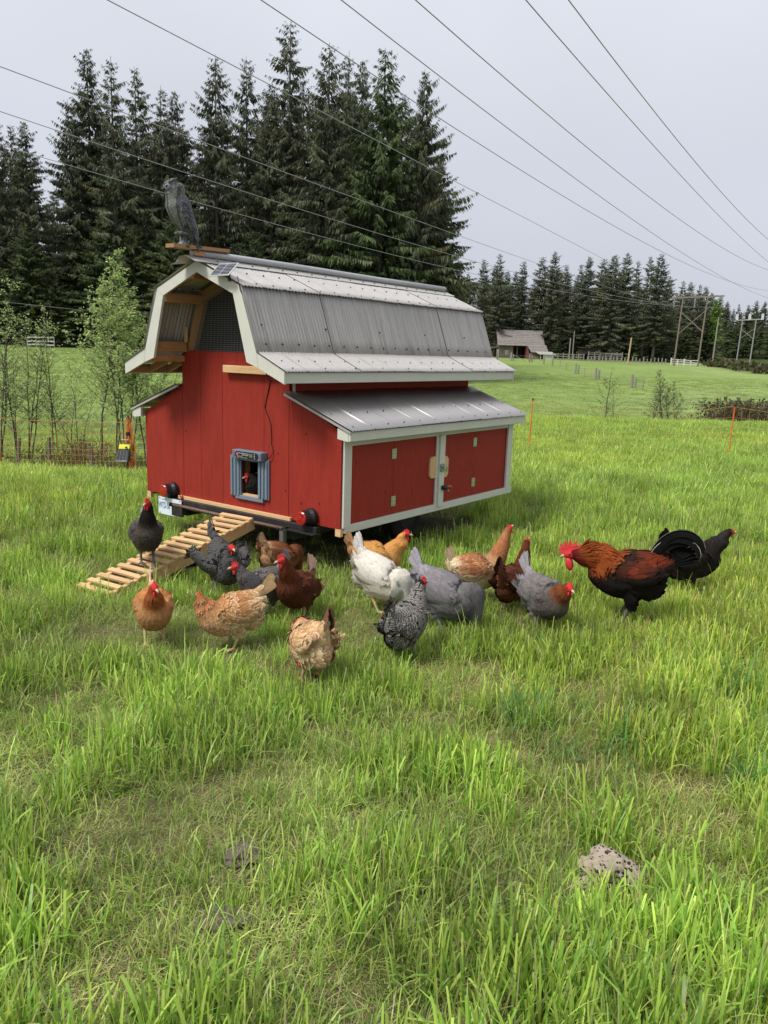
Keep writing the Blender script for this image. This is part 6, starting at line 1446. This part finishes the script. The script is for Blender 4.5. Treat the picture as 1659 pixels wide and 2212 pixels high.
def scatter(r0, r1, dens, mix, smul=1.0, ulim=.62, pad=1.2):
    amax = r1 * ulim + pad; n = int((r1 - r0) * 2 * amax * dens); r = rng.uniform(r0, r1, n); a = rng.uniform(-amax, amax, n); ok = np.abs(a) < r * ulim + pad; r, a = r[ok], a[ok]
    x, y = from_ar(a, r); n = len(x)
    nz = hash_noise(x, y, .30, 11); n2 = hash_noise(x, y, .7, 12); n3 = hash_noise(x, y, 2.3, 13); n4 = hash_noise(x, y, .22, 14)
    trod = np.zeros(n)
    for p, rr in SOILS: trod = np.maximum(trod, np.clip(1.35 - np.hypot(x - p[0], y - p[1]) / rr, 0, 1))
    lush = .6 * nz + .25 * n2 + .22 * n3 - .5 * trod; idx = np.zeros(n, int); u = rng.random(n)
    L = np.array
    for i in range(n):
        v = lush[i] + (u[i] - .5) * .22
        if mix == 'near':
            if trod[i] > .25 and u[i] < .45 * trod[i]: kd = 'straw'
            elif trod[i] > .25: kd = 'low' if n4[i] < .35 else 'mid'
            elif v > .52: kd = 'lush'
            elif v > .34: kd = 'mid' if n4[i] < .6 else 'lush'
            elif v > .28: kd = 'mid' if u[i] < .85 else 'low'
            else: kd = 'low' if u[i] < .45 else 'mid' if u[i] < .93 else 'straw'
            if u[i] > .975: kd = 'tall'
            if n3[i] > .62 and n4[i] > .72 and u[i] > .75: kd = 'blue'
            if u[i] < .0015: kd = 'weed'
        elif mix == 'far': kd = 'far'
        else: kd = mix
        idx[i] = kinds[kd][rng.integers(0, len(kinds[kd]))]
    sc = rng.uniform(.75, 1.15, n) * smul * (.72 + .5 * nz) * (1 - .25 * trod)
    # keep clear: under the coop, on the ramp, around rock and clods
    under = (x > -W + .05) & (x < -.05) & (y > .12) & (y < L_COOP - .05); edge = (x > -W - .05) & (x < .12) & (y > -.08) & (y < L_COOP + .1)
    sc = np.where(edge, sc * .75, sc); keep = ~(under & (u > .12))
    tt = ((x - RT[0]) * rd[0] + (y - RT[1]) * rd[1]) / (rd[0] ** 2 + rd[1] ** 2); px_ = RT[0] + rd[0] * tt; py_ = RT[1] + rd[1] * tt; dd = np.hypot(x - px_, y - py_)
    onr = (tt > -.05) & (tt < 1.03) & (dd < .24); clr = (1 - tt) * .32; sc = np.where(onr, sc * np.where(tt > .78, .62, np.clip(clr / .30, .12, .9)), sc)
    dr = np.hypot(x - RK[0], y - RK[1]); sc = np.where(dr < .15, sc * .6, sc); keep &= dr > .075
    for c in CLODS: dc = np.hypot(x - c[0], y - c[1]); keep &= dc > .04; sc = np.where(dc < .1, sc * .7, sc)
    if mix in ('far', 'mid'):
        keep &= ~((a / r < -.10) & (r > 15.6) & (u > .12))
    if mix == 'near':
        fl = np.ones(n)
        for p, rr in FEET: dq = np.hypot(x - p[0], y - p[1]); fl = np.minimum(fl, np.clip(.62 + .38 * (dq - .15) / .35, .62, 1)); 
        sc = sc * fl
    warm = np.clip((n3 - .35) * 1.6, 0, 1)[:, None]; val = (.72 + .56 * hash_noise(x, y, .35, 15))[:, None] * rng.uniform(.85, 1.15, (n, 1))
    tint = (np.array([1.0, 1.08, .95]) * (1 - warm) + np.array([1.17, 1.11, .92]) * warm) * val
    k = keep; PX.append(x[k]); PY.append(y[k]); PI_.append(idx[k]); PS.append(sc[k]); PT.append(tint[k]); PR_.append(rng.uniform(0, 6.28, k.sum()))
L_COOP = L
FEET = [(o.location, .13) for o in bpy.data.objects if o.get('category') in ('hen', 'rooster')]
scatter(.25, 5, 45, 'low', 1.1); scatter(.25, 5, 24, 'straw', 1.0); scatter(5, 9, 10, 'straw', 1.1); scatter(5, 10, 30, 'low', 1.2); scatter(.25, 3.2, 210, 'near'); scatter(3.2, 6.5, 170, 'near'); scatter(6.5, 11, 110, 'near', 1.12)
scatter(9.5, 29.5, 26, 'far', 1.0); scatter(11, 17, 12, 'mid', 1.3)
def scatter_far(r0, r1, dens, sm, excl_wood=True):
    amax = r1 * .62; n = int((r1 - r0) * 2 * amax * dens); r = rng.uniform(r0, r1, n); a = rng.uniform(-amax, amax, n); ok = (np.abs(a) < r * .62) & ~((a / r < 0) & (r > 86)); r, a = r[ok], a[ok]; x, y = from_ar(a, r); n = len(x)
    PX.append(x); PY.append(y); PI_.append(np.array([kinds['turf'][q] for q in rng.integers(0, 3, n)])); PS.append(sm * rng.uniform(.7, 1.2, n)); v = (.8 + .4 * hash_noise(x, y, 6, 16))[:, None]; PT.append(np.ones((n, 3)) * v * np.array([1.0, 1.0, .95])); PR_.append(rng.uniform(0, 6.28, n))
scatter_far(28, 60, 2.6, .9); scatter_far(60, 110, .8, 1.2)
PX, PY = np.concatenate(PX), np.concatenate(PY); PZ = hz(PX, PY); PI_ = np.concatenate(PI_); PS = np.concatenate(PS); PT = np.concatenate(PT); PR_ = np.concatenate(PR_); NP = len(PX)
print('grass tufts', NP)
pm = bpy.data.meshes.new('meadow_grass'); pm.vertices.add(NP); pm.vertices.foreach_set('co', np.stack([PX, PY, PZ], 1).astype(np.float32).ravel())
a = pm.attributes.new('idx', 'INT', 'POINT'); a.data.foreach_set('value', PI_.astype(np.int32))
a = pm.attributes.new('scl', 'FLOAT', 'POINT'); a.data.foreach_set('value', PS.astype(np.float32))
a = pm.attributes.new('rotz', 'FLOAT', 'POINT'); a.data.foreach_set('value', PR_.astype(np.float32))
a = pm.attributes.new('tint', 'FLOAT_COLOR', 'POINT'); a.data.foreach_set('color', np.concatenate([PT, np.ones((NP, 1))], 1).astype(np.float32).ravel())
gobj = new_obj('meadow_grass', pm, None, 'uneven green spring grass with yellow trampled patches covering the whole meadow', 'grass', kind='stuff')
ng = bpy.data.node_groups.new('scatter_grass', 'GeometryNodeTree'); ng.is_modifier = True
ng.interface.new_socket('Geometry', in_out='INPUT', socket_type='NodeSocketGeometry'); ng.interface.new_socket('Geometry', in_out='OUTPUT', socket_type='NodeSocketGeometry')
gi = ng.nodes.new('NodeGroupInput'); go = ng.nodes.new('NodeGroupOutput'); ip = ng.nodes.new('GeometryNodeInstanceOnPoints'); ci = ng.nodes.new('GeometryNodeCollectionInfo')
ci.inputs['Collection'].default_value = gcol; ci.inputs['Separate Children'].default_value = True; ci.inputs['Reset Children'].default_value = True
def na_(nm, ty):
    q = ng.nodes.new('GeometryNodeInputNamedAttribute'); q.data_type = ty; q.inputs[0].default_value = nm; return q
ai = na_('idx', 'INT'); as2 = na_('scl', 'FLOAT'); arz = na_('rotz', 'FLOAT'); cx = ng.nodes.new('ShaderNodeCombineXYZ')
mp = ng.nodes.new('GeometryNodeMeshToPoints')
ng.links.new(gi.outputs[0], mp.inputs[0]); ng.links.new(mp.outputs[0], ip.inputs['Points']); ng.links.new(ci.outputs[0], ip.inputs['Instance']); ip.inputs['Pick Instance'].default_value = True
ng.links.new(ai.outputs[0], ip.inputs['Instance Index']); ng.links.new(as2.outputs[0], ip.inputs['Scale']); ng.links.new(arz.outputs[0], cx.inputs[2]); ng.links.new(cx.outputs[0], ip.inputs['Rotation'])
ng.links.new(ip.outputs[0], go.inputs[0])
md = gobj.modifiers.new('scatter', 'NODES'); md.node_group = ng
